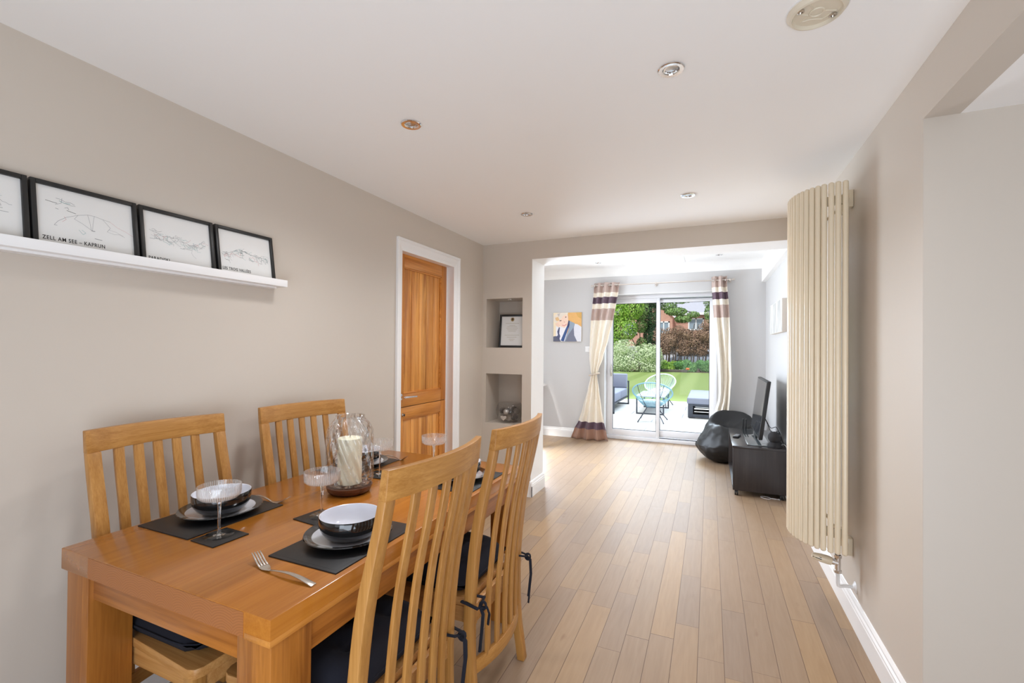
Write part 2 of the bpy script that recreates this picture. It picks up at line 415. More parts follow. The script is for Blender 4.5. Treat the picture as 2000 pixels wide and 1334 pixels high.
skirting('baseboard_left', (XL, -2.95), (XL, 2.645), (1, 0))
skirting('baseboard_left_corner', (XL, 3.525), (XL, YB), (1, 0))
skirting('baseboard_kitchen', (XR, 2.03), (2.6, 2.03), (0, -1))

# rear and side windows added for their light, and the kitchen window; all unseen
for nm, loc, wd, ht, rz in (('added_window_2', (-.7, -3.0, .6), 2.5, 1.75, 0), ('window_3', (2.68, -.9, .85), 1.8, 1.3, pi/2), ('added_window_4', (-2.7, 5.65, .05), 1.5, 2.05, pi/2)):
    e = sempty(nm, loc); e.rotation_euler = (0, 0, rz); b = MB()
    for x0, x1, z0, z1 in ((-wd/2, -wd/2+.06, 0, ht), (wd/2-.06, wd/2, 0, ht), (-wd/2, wd/2, 0, .06), (-wd/2, wd/2, ht-.06, ht), (-.03, .03, 0, ht)):
        b.box(x0, x1, -.02, .02, z0, z1)
    b.build('window_frame', UPVC, e)

# ------------------------------------------------------------------ doorway in left wall: oak stable door
b = MB()
AP = [(0, 0), (0, .018), (.2, .020), (.28, .014), (.45, .012), (.62, .012), (.72, .009), (.88, .009), (1, .006), (1, 0)]   # across architrave: 0 outer .. 1 inner
def arch_bar(b, yo, yi, z0, z1o, z1i):
    R = [[(XL+d, yo+(yi-yo)*t, z0) for t, d in AP], [(XL+d, yo+(yi-yo)*t, z1o+(z1i-z1o)*t) for t, d in AP]]
    b.rings(R)
yo0, yi0, yi1, yo1 = 2.645, 2.708, 3.437, 3.528
zo, zi = 2.182, 2.092
arch_bar(b, yo0, yi0, 0, zo, zi); arch_bar(b, yo1, yi1, 0, zo, zi)
R = [[(XL+d, yo0+(yi0-yo0)*t, zo+(zi-zo)*t) for t, d in AP], [(XL+d, yo1+(yi1-yo1)*t, zo+(zi-zo)*t) for t, d in AP]]
b.rings(R)
struct(b.build('trim_door_architrave', TRIM, smooth=20))
b = MB()   # lining
b.box(XL-.145, XL+.001, 2.690, 2.712, 0, 2.118); b.box(XL-.145, XL+.001, 3.462, 3.475, 0, 2.118); b.box(XL-.145, XL+.001, 2.712, 3.462, 2.098, 2.110)
b.box(XL-.145, XL-.085+.01, 3.445, 3.462, 0, 2.098)
struct(b.build('trim_door_lining', TRIM))
dr = sempty('door_1', (-2.13, 2.716, 0))
dr['label'] = 'orange oak stable door in two leaves in the left wall'
DW = 3.476-2.716+.0
def leaf(name, z0, z1, pz0, pz1):
    b = MB(); y0, y1, p0, p1 = 0, .742, .128, .655
    e = b.box(-.044, 0, p1, y1, z0, z1).box(-.044, 0, y0, p0, z0, z1)
    o = b.build(name, DOORP, dr, bevel=.002)
    b = MB(); b.box(-.044, -.0002, p0, p1, z0, pz0).box(-.044, -.0002, p0, p1, pz1, z1); b.build('rail', DOORR, o, bevel=.002)
    b = MB()
    n = 5; wdt = (p1-p0-.024)/n
    for i in range(n): b.box(-.034, -.012, p0+.012+i*wdt+.0024, p0+.012+(i+1)*wdt-.0024, pz0, pz1)
    b.box(-.034, -.019, p0, p1, pz0, pz1)
    b.build('boards', DOORB, o, bevel=.002)
    b = MB(); m = .012
    b.box(-.02, -.004, p0, p0+m, pz0, pz1); b.box(-.02, -.004, p1-m, p1, pz0, pz1); b.box(-.02, -.004, p0, p1, pz0, pz0+m); b.box(-.02, -.004, p0, p1, pz1-m, pz1)
    b.build('moulding', DOORR, o, bevel=.003)
    return o
leaf('upper_leaf', .937, 2.100, 1.033, 2.0)
leaf('lower_leaf', .012, .932, .22, .842)
b = MB(); b.box(-.03, -.012, 0, .742, .9315, .9375); b.build('leaf_gap', BLACK, dr)
b = MB()
b.tube([(0, .085, 1.016), (.008, .085, 1.016)], .026, 20); b.tube([(.008, .085, 1.016), (.05, .085, 1.016)], .009, 12)
b.tube([(.048, .078, 1.016), (.05, .13, 1.014), (.048, .235, 1.010)], [.010, .0085, .0075], 12)
b.build('handle', CHROME, dr)
b = MB(); b.tube([(0, .118, .878), (.006, .118, .878)], .012, 16); b.tube([(.006, .118, .878), (.02, .118, .878)], [.006, .010], 12); b.build('latch_knob', CHROME, dr)

# ------------------------------------------------------------------ sliding patio door
d2 = sempty('door_2', (0, 7.15, 0)); d2['label'] = 'white sliding patio door of two glazed panels'
GLASS = thin_glass('door_glass', (.97, .985, .98), .006, .12).m
b = MB()
b.box(DX0, DX0+.05, 0, .10, 0, DZ); b.box(DX1-.05, DX1, 0, .10, 0, DZ); b.box(DX0, DX1, 0, .10, DZ-.045, DZ); b.box(DX0, DX1, -.005, .10, 0, .055)
b.build('frame', UPVC, d2, bevel=.004)
def pane(x0, x1, y, st0, st1, z0, z1, g0, g1, nm):
    b = MB(); b.box(x0, x0+st0, y, y+.04, z0, z1); b.box(x1-st1, x1, y, y+.04, z0, z1); b.box(x0+st0, x1-st1, y, y+.04, z0, g0); b.box(x0+st0, x1-st1, y, y+.04, g1, z1)
    o = b.build(nm, UPVC, d2, bevel=.004)
    b = MB(); i = .0
    for xa, xb, za, zb in ((x0+st0, x0+st0+.006, g0, g1), (x1-st1-.006, x1-st1, g0, g1), (x0+st0, x1-st1, g0, g0+.007), (x0+st0, x1-st1, g1-.004, g1)):
        b.box(xa, xb, y+.012, y+.03, za, zb)
    b.build('gasket', GASKET, o)
    b = MB(); b.box(x0+st0, x1-st1, y+.018, y+.022, g0, g1); b.build('pane', GLASS, o)
    return o
p1 = pane(DX0+.045, -.690, .010, .040, .048, .058, 2.165, .150, 2.098, 'fixed_panel')
p2 = pane(-.742, DX1-.045, .052, .052, .052, .066, 2.150, .170, 2.10, 'sliding_panel')
b = MB(); b.box(-.69, DX1-.05, .015, .05, .05, .062); b.box(-.69, DX1-.05, .015, .05, 2.15, 2.158); b.build('track', GASKET, d2)
b = MB(); b.box(-1.412, -1.396, -.012, .012, .98, 1.12); b.box(-1.410, -1.398, -.045, -.03, .97, 1.16); b.box(-1.409, -1.399, -.04, 0, .985, 1.0); b.box(-1.409, -1.399, -.04, 0, 1.13, 1.145)
b.build('handle', STEEL, d2, bevel=.003)
b = MB(); b.box(DX0, DX1, YF-.002, YF+.012, DZ, DZ+.008); struct(b.build('trim_reveal_bead', TRIM))
b = MB(); b.box(DX0, DX1, 7.25, 7.45, -.10, -.02); struct(b.build('trim_threshold', UPVC))

# ------------------------------------------------------------------ downlights, ceiling rose
def downlight(loc, label, white=False, group='recessed ceiling spotlights', k=1.0, watt=0):
    if watt:
        l = light('downlight_beam', 'SPOT', (loc[0], loc[1], loc[2]-.012), (loc[0], loc[1], 0), watt, (.96, .97, 1))
        l.data.spot_size = radians(150); l.data.spot_blend = 1; l.data.shadow_soft_size = .14
    t = thing('downlight', label, 'ceiling light', loc, 0, group)
    b = MB(); b.lathe([(.046*k, 0), (.046*k, -.003), (.043*k, -.006), (.030*k, -.005), (.027*k, -.001), (.027*k, .0)], seg=40, caps=(False, False)); b.build('bezel', CHROME, t)
    b = MB(); b.lathe([(.026*k, -.0005), (.026*k, -.003), (.022*k, -.0035), (.021*k, -.001)], seg=32, caps=(False, False)); b.build('lamp_ring', CHROME, t)
    b = MB(); b.lathe([(.0005, -.0025), (.006*k, -.0022), (.014*k, -.0012), (.021*k, -.0008), (.021*k, 0), (.0005, 0)], seg=32); b.build('lamp', LAMP, t)
    return t
LAMP = plain('lamp_reflector', (.55, .56, .58, 1), .18, .85, var=.25, scale=120)
downlight((-.132, 1.724, HC), 'chrome recessed spotlight nearest the round ceiling base plate', watt=58)
downlight((-1.245, 1.70, HC), 'chrome recessed spotlight in the ceiling above the dining table and wall shelf', watt=58)
downlight((-1.266, 3.177, HC), 'chrome recessed spotlight in the ceiling near the oak door and alcoves', watt=58)
downlight((-.134, 3.178, HC), 'chrome recessed spotlight in the ceiling in front of the opening beam', watt=58)
downlight((-1.465, 6.434, HF), 'recessed spotlight in far room ceiling left of the skylight')
downlight((.105, 6.44, HF), 'recessed spotlight in far room ceiling right of the skylight')
downlight((-1.80, 4.10, 1.8698), 'tiny recessed spotlight in the roof of the upper alcove', k=.6)
t = thing('ceiling_base_plate', 'ivory plastic round base plate of a missing alarm screwed to the ceiling', 'alarm base plate', (.287, 1.585, HC))
b = MB(); b.lathe([(.078, 0), (.078, -.006), (.070, -.016), (.064, -.018), (.061, -.008), (.0005, -.008)], seg=48, caps=(False, True)); b.build('plate', IVORY, t)
b = MB(); b.lathe([(.082, 0), (.082, -.002), (.078, -.003)], seg=48, caps=(False, False)); b.build('rim', PLASTIC, t)
b = MB(); b.tube([(.018*cos(a), .018*sin(a), -.009) for a in [i*pi/8 for i in range(16)]], .003, 6, closed=True)
b.tube([(-.035, .03, -.009), (-.01, .028, -.009), (.02, .038, -.009), (.04, .02, -.009)], .002, 6); b.tube([(-.05, -.01, -.009), (-.022, .005, -.009), (-.035, .03, -.009)], .002, 6); b.tube([(-.012, -.018, -.009), (-.03, -.05, -.009)], .0015, 6)
b.tube([(.02, 0, -.009), (.05, .012, -.009)], .002, 6); b.tube([(.056*cos(a), .056*sin(a), -.009) for a in [-2+i*.12 for i in range(13)]], .002, 6)
b.build('cable_channels', IVORY, t)
for x, y in ((-.045, -.022), (.045, .028)):
    b = MB(); b.lathe([(.010, 0), (.010, -.005), (.006, -.006), (.006, -.003), (.0005, -.003)], (x, y, -.008), 16, caps=(False, True)); b.build('screw', STEEL, t)

# ------------------------------------------------------------------ vertical tube radiator
rad = thing('tube_radiator', 'tall cream radiator of curved row of vertical tubes on the right wall', 'radiator', (0, 0, 0))
RC, RR, RX_ = (.600, 2.900), .245, .195
NT_ = 25
_aa = [-pi/2-j/400*pi for j in range(401)]; _pp = [(RC[0]+RX_*cos(a), RC[1]+RR*sin(a)) for a in _aa]; _cl = [0]
for j in range(400): _cl.append(_cl[-1]+math.dist(_pp[j], _pp[j+1]))
for i in range(NT_):
    tt = _cl[-1]*i/(NT_-1); j = min(range(401), key=lambda q: abs(_cl[q]-tt)); x, y = _pp[j]
    b = MB(); b.lathe([(.002, .404), (.009, .407), (.0127, .413), (.0127, 2.207), (.009, 2.213), (.002, 2.216)], (0, 0, 0), 16)
    o = b.build('tube', CREAM, rad); o.location = (x, y, 0)
for z in (.50, 2.13):
    b = MB()
    b.rings([[(RC[0]+(RX_-.022+dx)*cos(a), RC[1]+(RR-.022+dx)*sin(a), z+dz) for dx, dz in ((-.014, -.022), (.012, -.022), (.012, .022), (-.014, .022))] for a in [-pi/2-j/24*pi for j in range(25)]])
    b.build('collector', CREAM, rad, bevel=.004)
for z in (.375, 2.19):
    for y in (2.885, 3.01):
        b = MB(); b.box(.655, .6825, y-.02, y+.03, z-.045 if z < 1 else z-.05, z+.045 if z < 1 else z+.04); b.build('bracket', CREAM, rad, bevel=.004)
        b = MB(); b.tube([(.60, y+(-.14 if y < 2.9 else .14), z+(.1 if z < 1 else -.06)), (.665, y, z)], .007, 8); b.build('bracket_arm', CREAM, rad)
# valve
b = MB(); b.tube([(.603, 2.80, .41), (.603, 2.80, .352)], .010, 12); b.tube([(.603, 2.80, .352), (.603, 2.80, .262)], .0135, 14); b.tube([(.603, 2.80, .275), (.603, 2.80, .262)], .018, 6); b.tube([(.603, 2.80, .352), (.603, 2.80, .338)], .018, 6)
b.tube([(.603, 2.80, .312), (.572, 2.80, .316)], .016, 14); b.build('valve_body', CHROME, rad)
b = MB(); b.tube([(.576, 2.80, .315), (.560, 2.80, .318), (.530, 2.80, .323), (.500, 2.80, .329), (.492, 2.80, .331)], [.020, .022, .021, .016, .011], 18); b.build('thermostat_head', CREAM, rad, smooth=50)
b = MB(); b.tube([(.492, 2.793, .336), (.530, 2.781, .330)], .002, 6); b.tube([(.492, 2.788, .330), (.53, 2.778, .322)], .002, 6); b.build('grip_slot', BLACK, rad)
b = MB(); b.tube([(.603, 2.80, .268), (.603, 2.80, .21), (.606, 2.803, .196), (.615, 2.81, .190), (.645, 2.826, .190), (.682, 2.826, .190)], .0085, 12); b.build('feed_pipe', PLASTIC, rad)
b = MB(); b.tube([(.672, 2.826, .190), (.6825, 2.826, .190)], [.012, .030], 20); b.build('pipe_collar', PLASTIC, rad)

# ------------------------------------------------------------------ picture ledges and framed prints
def ledge(y0, y1, label):
    t = thing('picture_ledge', label, 'wall shelf', (XL, y0, 1.688))
    L = y1-y0
    b = MB(); b.prism([(0, 0), (.092, 0), (.092, .034), (.082, .034), (.082, .014), (.012, .014), (.012, .034), (0, .034)], 0, L, 'y'); b.build('shelf_board', TRIM, t, bevel=.0012)
    b = MB(); b.box(.0, .05, .03, L-.03, -.008, 0); b.build('wall_cleat', TRIM, t)
    return t
ledge(.50, 1.660, 'long white wooden picture ledge high on the left wall holding framed maps')

def text_mesh(s, size, spacing=1.0, name='lettering', mat=None, parent=None, extrude=.0002, sx=1.0):
    c = bpy.data.curves.new('t', 'FONT'); c.body = s; c.size = size; c.space_character = spacing; c.extrude = extrude; c.offset = .00022
    o = bpy.data.objects.new('t', c); COL.objects.link(o)
    dg = bpy.context.evaluated_depsgraph_get(); me = bpy.data.meshes.new_from_object(o.evaluated_get(dg))
    bpy.data.objects.remove(o); me.name = name; me.materials.clear(); me.materials.append(mat or INK)
    for v in me.vertices: v.co.x *= sx
    r = bpy.data.objects.new(name, me); COL.objects.link(r); r.parent = parent; return r

def strip(b, pts, wd, z, mi=0):
    for (x0, y0), (x1, y1) in zip(pts[:-1], pts[1:]):
        d = Vector((x1-x0, y1-y0)); L = d.length
        if L < 1e-6: continue
        n = Vector((-d.y, d.x))/L*wd/2
        b.add([(x0+n.x, y0+n.y, z), (x1+n.x, y1+n.y, z), (x1-n.x, y1-n.y, z), (x0-n.x, y0-n.y, z)], [(0, 1, 2, 3)], mi)
PGLASS = thin_glass('picture_glass', base=.03, edge=.4, rough=.03).m
def picture(y0, y1, label, lines, title=None, ty=None, seed=1):
    """local: x = across (world +y), y = up, z = out of the wall"""
    W_, Hh = y1-y0, .232
    t = thing('framed_map', label, 'framed print', (0, 0, 0), 0, 'black framed ski maps on the picture ledge')
    tilt = math.asin(.034/Hh)
    X = Vector((0, 1, 0)); Yv = Vector((-sin(tilt), 0, cos(tilt))); Z = X.cross(Yv)
    Z = Vector((cos(tilt), 0, sin(tilt)))
    base = Vector((XL+.040, y0, 1.7025))
    t.matrix_world = Matrix(((X.x, Yv.x, Z.x, base.x), (X.y, Yv.y, Z.y, base.y), (X.z, Yv.z, Z.z, base.z), (0, 0, 0, 1)))
    fw, dp = .014, .018
    b = MB(); b.box(0, fw, 0, Hh, 0, dp).box(W_-fw, W_, 0, Hh, 0, dp).box(fw, W_-fw, 0, fw, 0, dp).box(fw, W_-fw, Hh-fw, Hh, 0, dp)
    b.build('frame', FRAME, t, bevel=.0015)
    b = MB(); b.box(fw, W_-fw, fw, Hh-fw, .002, .008); pr = b.build('print', PAPER, t)
    b = MB()
    for pts, mi, wd in lines: strip(b, [(fw+(W_-2*fw)*p[0], fw+(Hh-2*fw)*p[1]) for p in pts], wd, .0083, mi)
    b.build('map_lines', [INKL, INKT, INKR, INK], pr, smooth=0)
    if title:
        o = text_mesh(title, .0185, 1.15, 'lettering', INK, pr, sx=.765); o.location = (fw+.012, ty, .0083)
    return t
def rnd_map(seed, cx0, cx1, ybase, amp, n=16):
    r = random.Random(seed); L = []
    def curve(x): return ybase+amp*(.6*sin(6.5*x+seed)+.4*sin(13*x+2*seed))
    xs = [cx0+(cx1-cx0)*i/14 for i in range(15)]
    L.append(([(x, curve(x)+r.uniform(-.02, .02)) for x in xs], 0, .0009))
    for i in range(n):
        x = r.uniform(cx0, cx1-.05); y = curve(x)+r.uniform(-.10, .04)
        pts = [(x, y)]
        for j in range(r.randint(2, 4)):
            x += r.uniform(-.01, .055); y += r.uniform(-.055, .045); pts.append((x, y))
        L.append((pts, r.choice([0, 0, 0, 1, 1, 2, 3]), r.choice([.0006, .0008])))
    for i in range(5):
        x = r.uniform(cx0, cx1-.08); y = curve(x)-.14+r.uniform(-.05, .02); L.append(([(x, y), (x+.07, y)], 0, .0013))
    return L
zell = [([(.19, .80), (.24, .79), (.28, .76), (.33, .77), (.37, .74)], 0, .0012), ([(.22, .76), (.27, .73), (.33, .74)], 1, .0015), ([(.25, .82), (.24, .72), (.18, .67)], 0, .001), ([(.25, .74), (.33, .71), (.38, .72)], 3, .0006),
        ([(.09, .72), (.14, .71), (.20, .70)], 3, .0013), ([(.29, .60), (.38, .57)], 3, .0013), ([(.27, .64), (.30, .66), (.31, .62)], 3, .0008), ([(.18, .60), (.21, .59)], 0, .0014),
        ([(.16, .27), (.20, .36), (.28, .46), (.40, .55), (.50, .60), (.57, .60), (.66, .57), (.74, .55)], 0, .0009), ([(.50, .60), (.52, .44), (.53, .29)], 0, .0008), ([(.57, .60), (.55, .42), (.54, .28)], 0, .0008),
        ([(.40, .55), (.36, .46), (.44, .40), (.52, .31), (.56, .28)], 0, .0008), ([(.66, .57), (.74, .42), (.70, .33)], 0, .0008), ([(.74, .55), (.82, .46), (.92, .40), (1.0, .33)], 2, .0006), ([(.72, .38), (.80, .36), (.88, .30)], 0, .0006), ([(.70, .33), (.78, .30), (.84, .32), (.90, .28)], 0, .0006),
        ([(.24, .36), (.28, .42), (.26, .47)], 2, .0007), ([(.40, .26), (.44, .18), (.47, .22), (.43, .27)], 1, .0008), ([(.53, .29), (.57, .29)], 3, .0013), ([(.56, .14), (.64, .13)], 3, .0012), ([(.16, .27), (.19, .27)], 0, .0012)]
picture(.424, .722, 'black framed ski map cut off by the left edge of the photo', rnd_map(3, .55, .92, .55, .18, 5), None)
picture(.728, 1.028, 'black framed line map titled ZELL AM SEE - KAPRUN on the ledge', [([(x, .12+y*.88) for x, y in p], m, w_) for p, m, w_ in zell], 'ZELL AM SEE – KAPRUN', .0335)
picture(1.036, 1.322, 'black framed line map titled PARADISKI, its title half hidden by the ledge', rnd_map(7, .08, .92, .56, .10, 62), 'PARADISKI', .0228)
picture(1.332, 1.622, 'black framed line map titled LES TROIS VALLÉES, last on the ledge', rnd_map(11, .04, .95, .52, .09, 74), 'LES TROIS VALLÉES', .0325)

# ------------------------------------------------------------------ alcove contents
t = thing('certificate_frame', 'black framed portrait certificate with gold emblem in the upper alcove', 'framed certificate')
W_, Hh = .262, .335
ang = radians(8); X = Vector((cos(ang), sin(ang), 0)); tl = radians(9)
back = Vector((-sin(ang), cos(ang), 0)); Yv = (Vector((0, 0, 1))*cos(tl)+back*sin(tl)); Z = X.cross(Yv)
base = Vector((-1.938, 4.135, 1.3955))
t.matrix_world = Matrix(((X.x, Yv.x, Z.x, base.x), (X.y, Yv.y, Z.y, base.y), (X.z, Yv.z, Z.z, base.z), (0, 0, 0, 1)))
fw = .020
b = MB(); b.box(0, fw, 0, Hh, 0, .018).box(W_-fw, W_, 0, Hh, 0, .018).box(fw, W_-fw, 0, fw, 0, .018).box(fw, W_-fw, Hh-fw, Hh, 0, .018); b.build('frame', FRAME, t, bevel=.0015)
b = MB(); b.box(fw, W_-fw, fw, Hh-fw, .002, .009); pr = b.build('certificate', PAPER, t)
b = MB(); r = random.Random(5)
for i, yy in enumerate([.245, .225, .21, .195, .18, .165, .125, .105, .085, .07]):
    hw = [.07, .03, .05, .06, .05, .04, .075, .05, .03, .02][i]
    strip(b, [(W_/2-hw, yy), (W_/2+hw, yy)], .0028, .0093)
b.build('printed_text', plain('gold_grey_ink', sRGB(186, 176, 150), .8), pr, smooth=0)
b = MB(); b.add([(W_/2+(.021 if i % 2 else .015)*cos(2*pi*i/20), .285+(.024 if i % 2 else .017)*sin(2*pi*i/20), .0094) for i in range(20)], [tuple(range(20))])
b.add([(W_/2+.009*cos(2*pi*i/12), .287+.010*sin(2*pi*i/12), .0097) for i in range(12)], [tuple(range(12))], 1)
b.build('emblem', [plain('gold_ink', sRGB(150, 118, 52), .6), plain('navy_ink', sRGB(50, 45, 50), .6)], pr, smooth=0)

t = thing('glass_bowl', 'clear glass fish bowl of pine cones, a bauble and a heart in lower alcove', 'decorative bowl', (-1.815, 4.135, .6625))
b = MB(); prof = [(.004, .002), (.05, .002), (.085, .015), (.115, .045), (.132, .085), (.135, .12), (.122, .165), (.108, .190)]
b.lathe(prof, seg=40, caps=(True, False)); b.build('bowl', thin_glass('bowl_glass', (.9, .9, .9), .05, .6).m, t)
PINE = plain('grey_pine_cone', sRGB(110, 100, 94), .9, var=.4, scale=60); POT = plain('pale_potpourri', sRGB(186, 176, 166), .9, var=.3, scale=40)
BAU = plain('silver_bauble', sRGB(205, 200, 195), .3, .5)
r = random.Random(8)
def blob(c, rr, sd, amp, sc=(1, 1, 1), mat=None, name='', par=None, seg=18, rows=12, freq=40):
    b = MB(); b.sphere((0, 0, 0), rr, seg, rows, sc=sc)
    b.v = [tuple(Vector(v)*(1+amp*noise.noise(Vector(v)*freq+Vector((sd, sd, sd))))) for v in b.v]
    o = b.build(name, mat, par, smooth=60); o.location = c; return o
tb_ = t
def inbowl(name, label, cat, obj):
    obj.location = Vector(obj.location)+Vector((-1.815, 4.135, .6625)); tag(obj, label, cat, None); return obj
pcs = [(-.055, -.03, .048), (.06, -.02, .05), (0, .05, .045), (-.03, .02, .095), (.062, .03, .10), (-.075, .01, .10), (.02, -.055, .047), (.03, .05, .11)]
for i, (x, y, z) in enumerate(pcs):
    b = MB(); R0 = .028
    for ly in range(7):
        zz = -.026+ly*.008; rr = R0*sin(pi*(ly+1)/8.5)+.004
        for kk in range(8):
            a = 2*pi*(kk+.5*(ly % 2))/8; c, s_ = cos(a), sin(a)
            b.add([(c*rr*.4-s_*.006, s_*rr*.4+c*.006, zz), (c*rr*.4+s_*.006, s_*rr*.4-c*.006, zz), (c*(rr+.006)+s_*.005, s_*(rr+.006)-c*.005, zz+.007), (c*(rr+.006)-s_*.005, s_*(rr+.006)+c*.005, zz+.007)], [(0, 1, 2, 3), (0, 3, 2, 1)])
    b.sphere((0, 0, -.004), .018, 10, 8, sc=(1, 1, 1.2))
    o = b.build('pine_cone', PINE if i % 2 else POT, None, smooth=0); o.location = (x, y, z); o.rotation_euler = (r.uniform(-.8, .8), r.uniform(-.8, .8), r.uniform(0, 6))
    inbowl('pine_cone', 'grey and whitened pine cone in the glass bowl in the lower alcove', 'pine cone', o); o['group'] = 'pine cones in the glass bowl'
b = MB(); b.sphere((0, 0, 0), .029, 24, 16); o = b.build('bauble', BAU, None, smooth=60); o.location = (-.005, -.068, .105); inbowl('', 'round silver bauble at the front of the glass bowl', 'bauble', o)
b = MB(); hp = [(.030*(sin(a)**3), .026*(13*cos(a)-5*cos(2*a)-2*cos(3*a)-cos(4*a))/16) for a in [2*pi*i/28 for i in range(28)]]
b.prism(hp, -.007, .007, 'y'); o = b.build('wooden_heart', plain('white_heart', sRGB(225, 215, 205), .7), None, bevel=.003); o.location = (-.02, -.098, .050); inbowl('', 'pale heart ornament low at the front of the glass bowl', 'ornament', o)

# ------------------------------------------------------------------ dining table
TZ = .77
tb = thing('dining_table', 'chunky golden oak rectangular dining table laid for four', 'table', (-1.356, 1.48, 0))
b = MB(); b.box(-.45, .45, -.748, .748, .7065, .770); b.build('tabletop', TTOP, tb, bevel=.003)
b = MB(); b.box(.365, .4510, -.7490, .7490, .706, .7215); b.build('lipping', TSTRIP, tb, bevel=.0015)
for sx_, sy_ in ((-1, -1), (1, -1), (-1, 1), (1, 1)):
    cx = .388 if sx_ > 0 else -.372
    b = MB(); b.box(cx-.057, cx+.057, sy_*.683-.058, sy_*.683+.058, 0, .706); b.build('leg', TLEG, tb, bevel=.002)
for sy_ in (-1, 1):
    b = MB(); b.box(-.315, .331, sy_*.715-.012, sy_*.715+.012, .634, .706); b.build('apron', TRAIL, tb, bevel=.001)
for sx_ in (-1, 1):
    b = MB(); cx = .425 if sx_ > 0 else -.41
    b.box(cx-.012, cx+.012, -.625, .625, .624, .706); b.build('apron', TRAILY, tb, bevel=.001)
# end-grain panel on the near edge
k = Mt('end_grain_oak'); v = k.coord(); xyz = k.sep(v)
idx = k.m_('FLOOR', k.m_('DIVIDE', k.m_('ADD', xyz[0], 2), .075)); wn = k.n('ShaderNodeTexWhiteNoise', noise_dimensions='1D'); k.set(wn.inputs['W'], idx)
fx = k.m_('SUBTRACT', k.m_('FRACT', k.m_('DIVIDE', k.m_('ADD', xyz[0], 2), .075)), k.m_('ADD', .25, k.m_('MULTIPLY', wn.outputs['Value'], .5)))
zz = k.m_('SUBTRACT', xyz[2], k.m_('SUBTRACT', .70, k.m_('MULTIPLY', wn.outputs['Value'], .03)))
rr = k.m_('SQRT', k.m_('ADD', k.m_('POWER', k.m_('ABSOLUTE', k.m_('MULTIPLY', fx, .075)), 2), k.m_('POWER', k.m_('ABSOLUTE', zz), 2)))
rr = k.m_('ADD', rr, k.m_('MULTIPLY', k.noise(v, 40, 2), .006))
ws = k.m_('MULTIPLY', k.m_('ADD', k.m_('SINE', k.m_('MULTIPLY', rr, 1000)), 1), .5)
c = k.mix(k.m_('MULTIPLY', ws, .4), sRGB(164, 102, 52), sRGB(122, 68, 28))
k.set(k.b.inputs['Base Color'], c); k.b.inputs['Roughness'].default_value = .4
b = MB(); b.box(-.30, .362, -.7488, -.7478, .7085, .7675); b.build('end_grain_boards', k.m, tb)

# ------------------------------------------------------------------ chairs
def bfn(z):
    T = [(0, .062), (.10, .080), (.20, .094), (.38, .098), (.50, .095), (.59, .086), (.68, .077), (.80, .058), (.90, .034), (1.02, .008), (1.10, 0)]
    for (z0, v0), (z1, v1) in zip(T[:-1], T[1:]):
        if z <= z1: t = (z-z0)/(z1-z0); return v0+(v1-v0)*t
    return 0
# smooth the profile a little
def bsm(z): return (bfn(max(0, z-.05))+2*bfn(z)+bfn(min(1.10, z+.05)))/4
def tfn(z): return .022+.010*min(1, max(0, (1.10-z)/.35))
CW = .472
def bow(y): return .038*(1-(2*y/CW)**2)
def chair_proto():
    t = thing('dining_chair', '', 'chair', group='oak slat-back dining chairs')
    zs = [0, .08, .16, .24, .32, .40, .48, .56, .64, .72, .80, .88, .96, 1.026]
    for s in (-1, 1):
        b = MB(); y1 = s*CW/2; y0 = s*(CW/2-.040)
        b.rings([[(bsm(z), y0, z), (bsm(z), y1, z), (bsm(z)+tfn(z)*1.05, y1, z), (bsm(z)+tfn(z)*1.05, y0, z)] for z in zs])
        b.build('rear_leg', OAK, t, bevel=.004)
    # curved rails
    def rail(z0, z1, th, bend, name, nseg=16, w=CW/2):
        b = MB(); R = []
        for i in range(nseg+1):
            y = -w+2*w*i/nseg; o = -bend*(1-(y/w)**2)
            R.append([(bsm(z0)+o, y, z0), (bsm(z0)+o+th, y, z0), (bsm(z1)+o+th*.85, y, z1), (bsm(z1)+o, y, z1)])
        b.rings(R); return b.build(name, OAKY, t, bevel=.003)
    rail(1.024, 1.100, .026, .040, 'top_rail')
    rail(.195, .245, .022, .034, 'bottom_rail', w=CW/2-.039)
    for i in range(5):
        y = (i-2)*.0655; b = MB(); hw = .0155; R = []
        zz = [.235+(1.03-.235)*j/18 for j in range(19)]
        for z in zz:
            sw = .4+.6*min(1, abs(z-.22)/.8)
            o = -bow(y)*.98+.008-.006*sin(pi*(z-.235)/.795)
            R.append([(bsm(z)+o, y-hw, z), (bsm(z)+o, y+hw, z), (bsm(z)+o+.012, y+hw, z), (bsm(z)+o+.012, y-hw, z)])
        b.rings(R); b.build('slat', OAK, t, bevel=.002)
    b = MB(); x0, x1, w0, w1 = .132, .590, .199, .230
    c = .03; poly = [(x0, -w0), (x1-c, -w1), (x1-c*.3, -w1+c*.3), (x1, -w1+c), (x1, w1-c), (x1-c*.3, w1-c*.3), (x1-c, w1), (x0, w0)]
    b.prism(poly, .430, .460, 'z'); b.build('seat', OAKX, t, bevel=.004)
    b = MB(); b.box(.10, .560, -.203, -.183, .372, .430).box(.10, .560, .183, .203, .372, .430).box(.545, .565, -.183, .183, .372, .430).box(.105, .125, -.196, .196, .372, .440); b.build('seat_frame', OAKX, t, bevel=.002)
    for s in (-1, 1):
        b = MB(); b.rings([[(.535+d, s*.205+e, 0) for d, e in ((-.002, -.014), (.03, -.014), (.03, .018), (-.002, .018))], [(.535+d, s*.200+e, .43) for d, e in ((-.008, -.02), (.034, -.02), (.034, .022), (-.008, .022))]])
        b.build('front_leg', OAK, t, bevel=.003)
    return t
ch = chair_proto()
ch.location = (-.684, 1.100, 0); ch.rotation_euler = (0, 0, pi)
ch['label'] = 'oak slat-back dining chair in the foreground, nearest the camera, its back towards us'
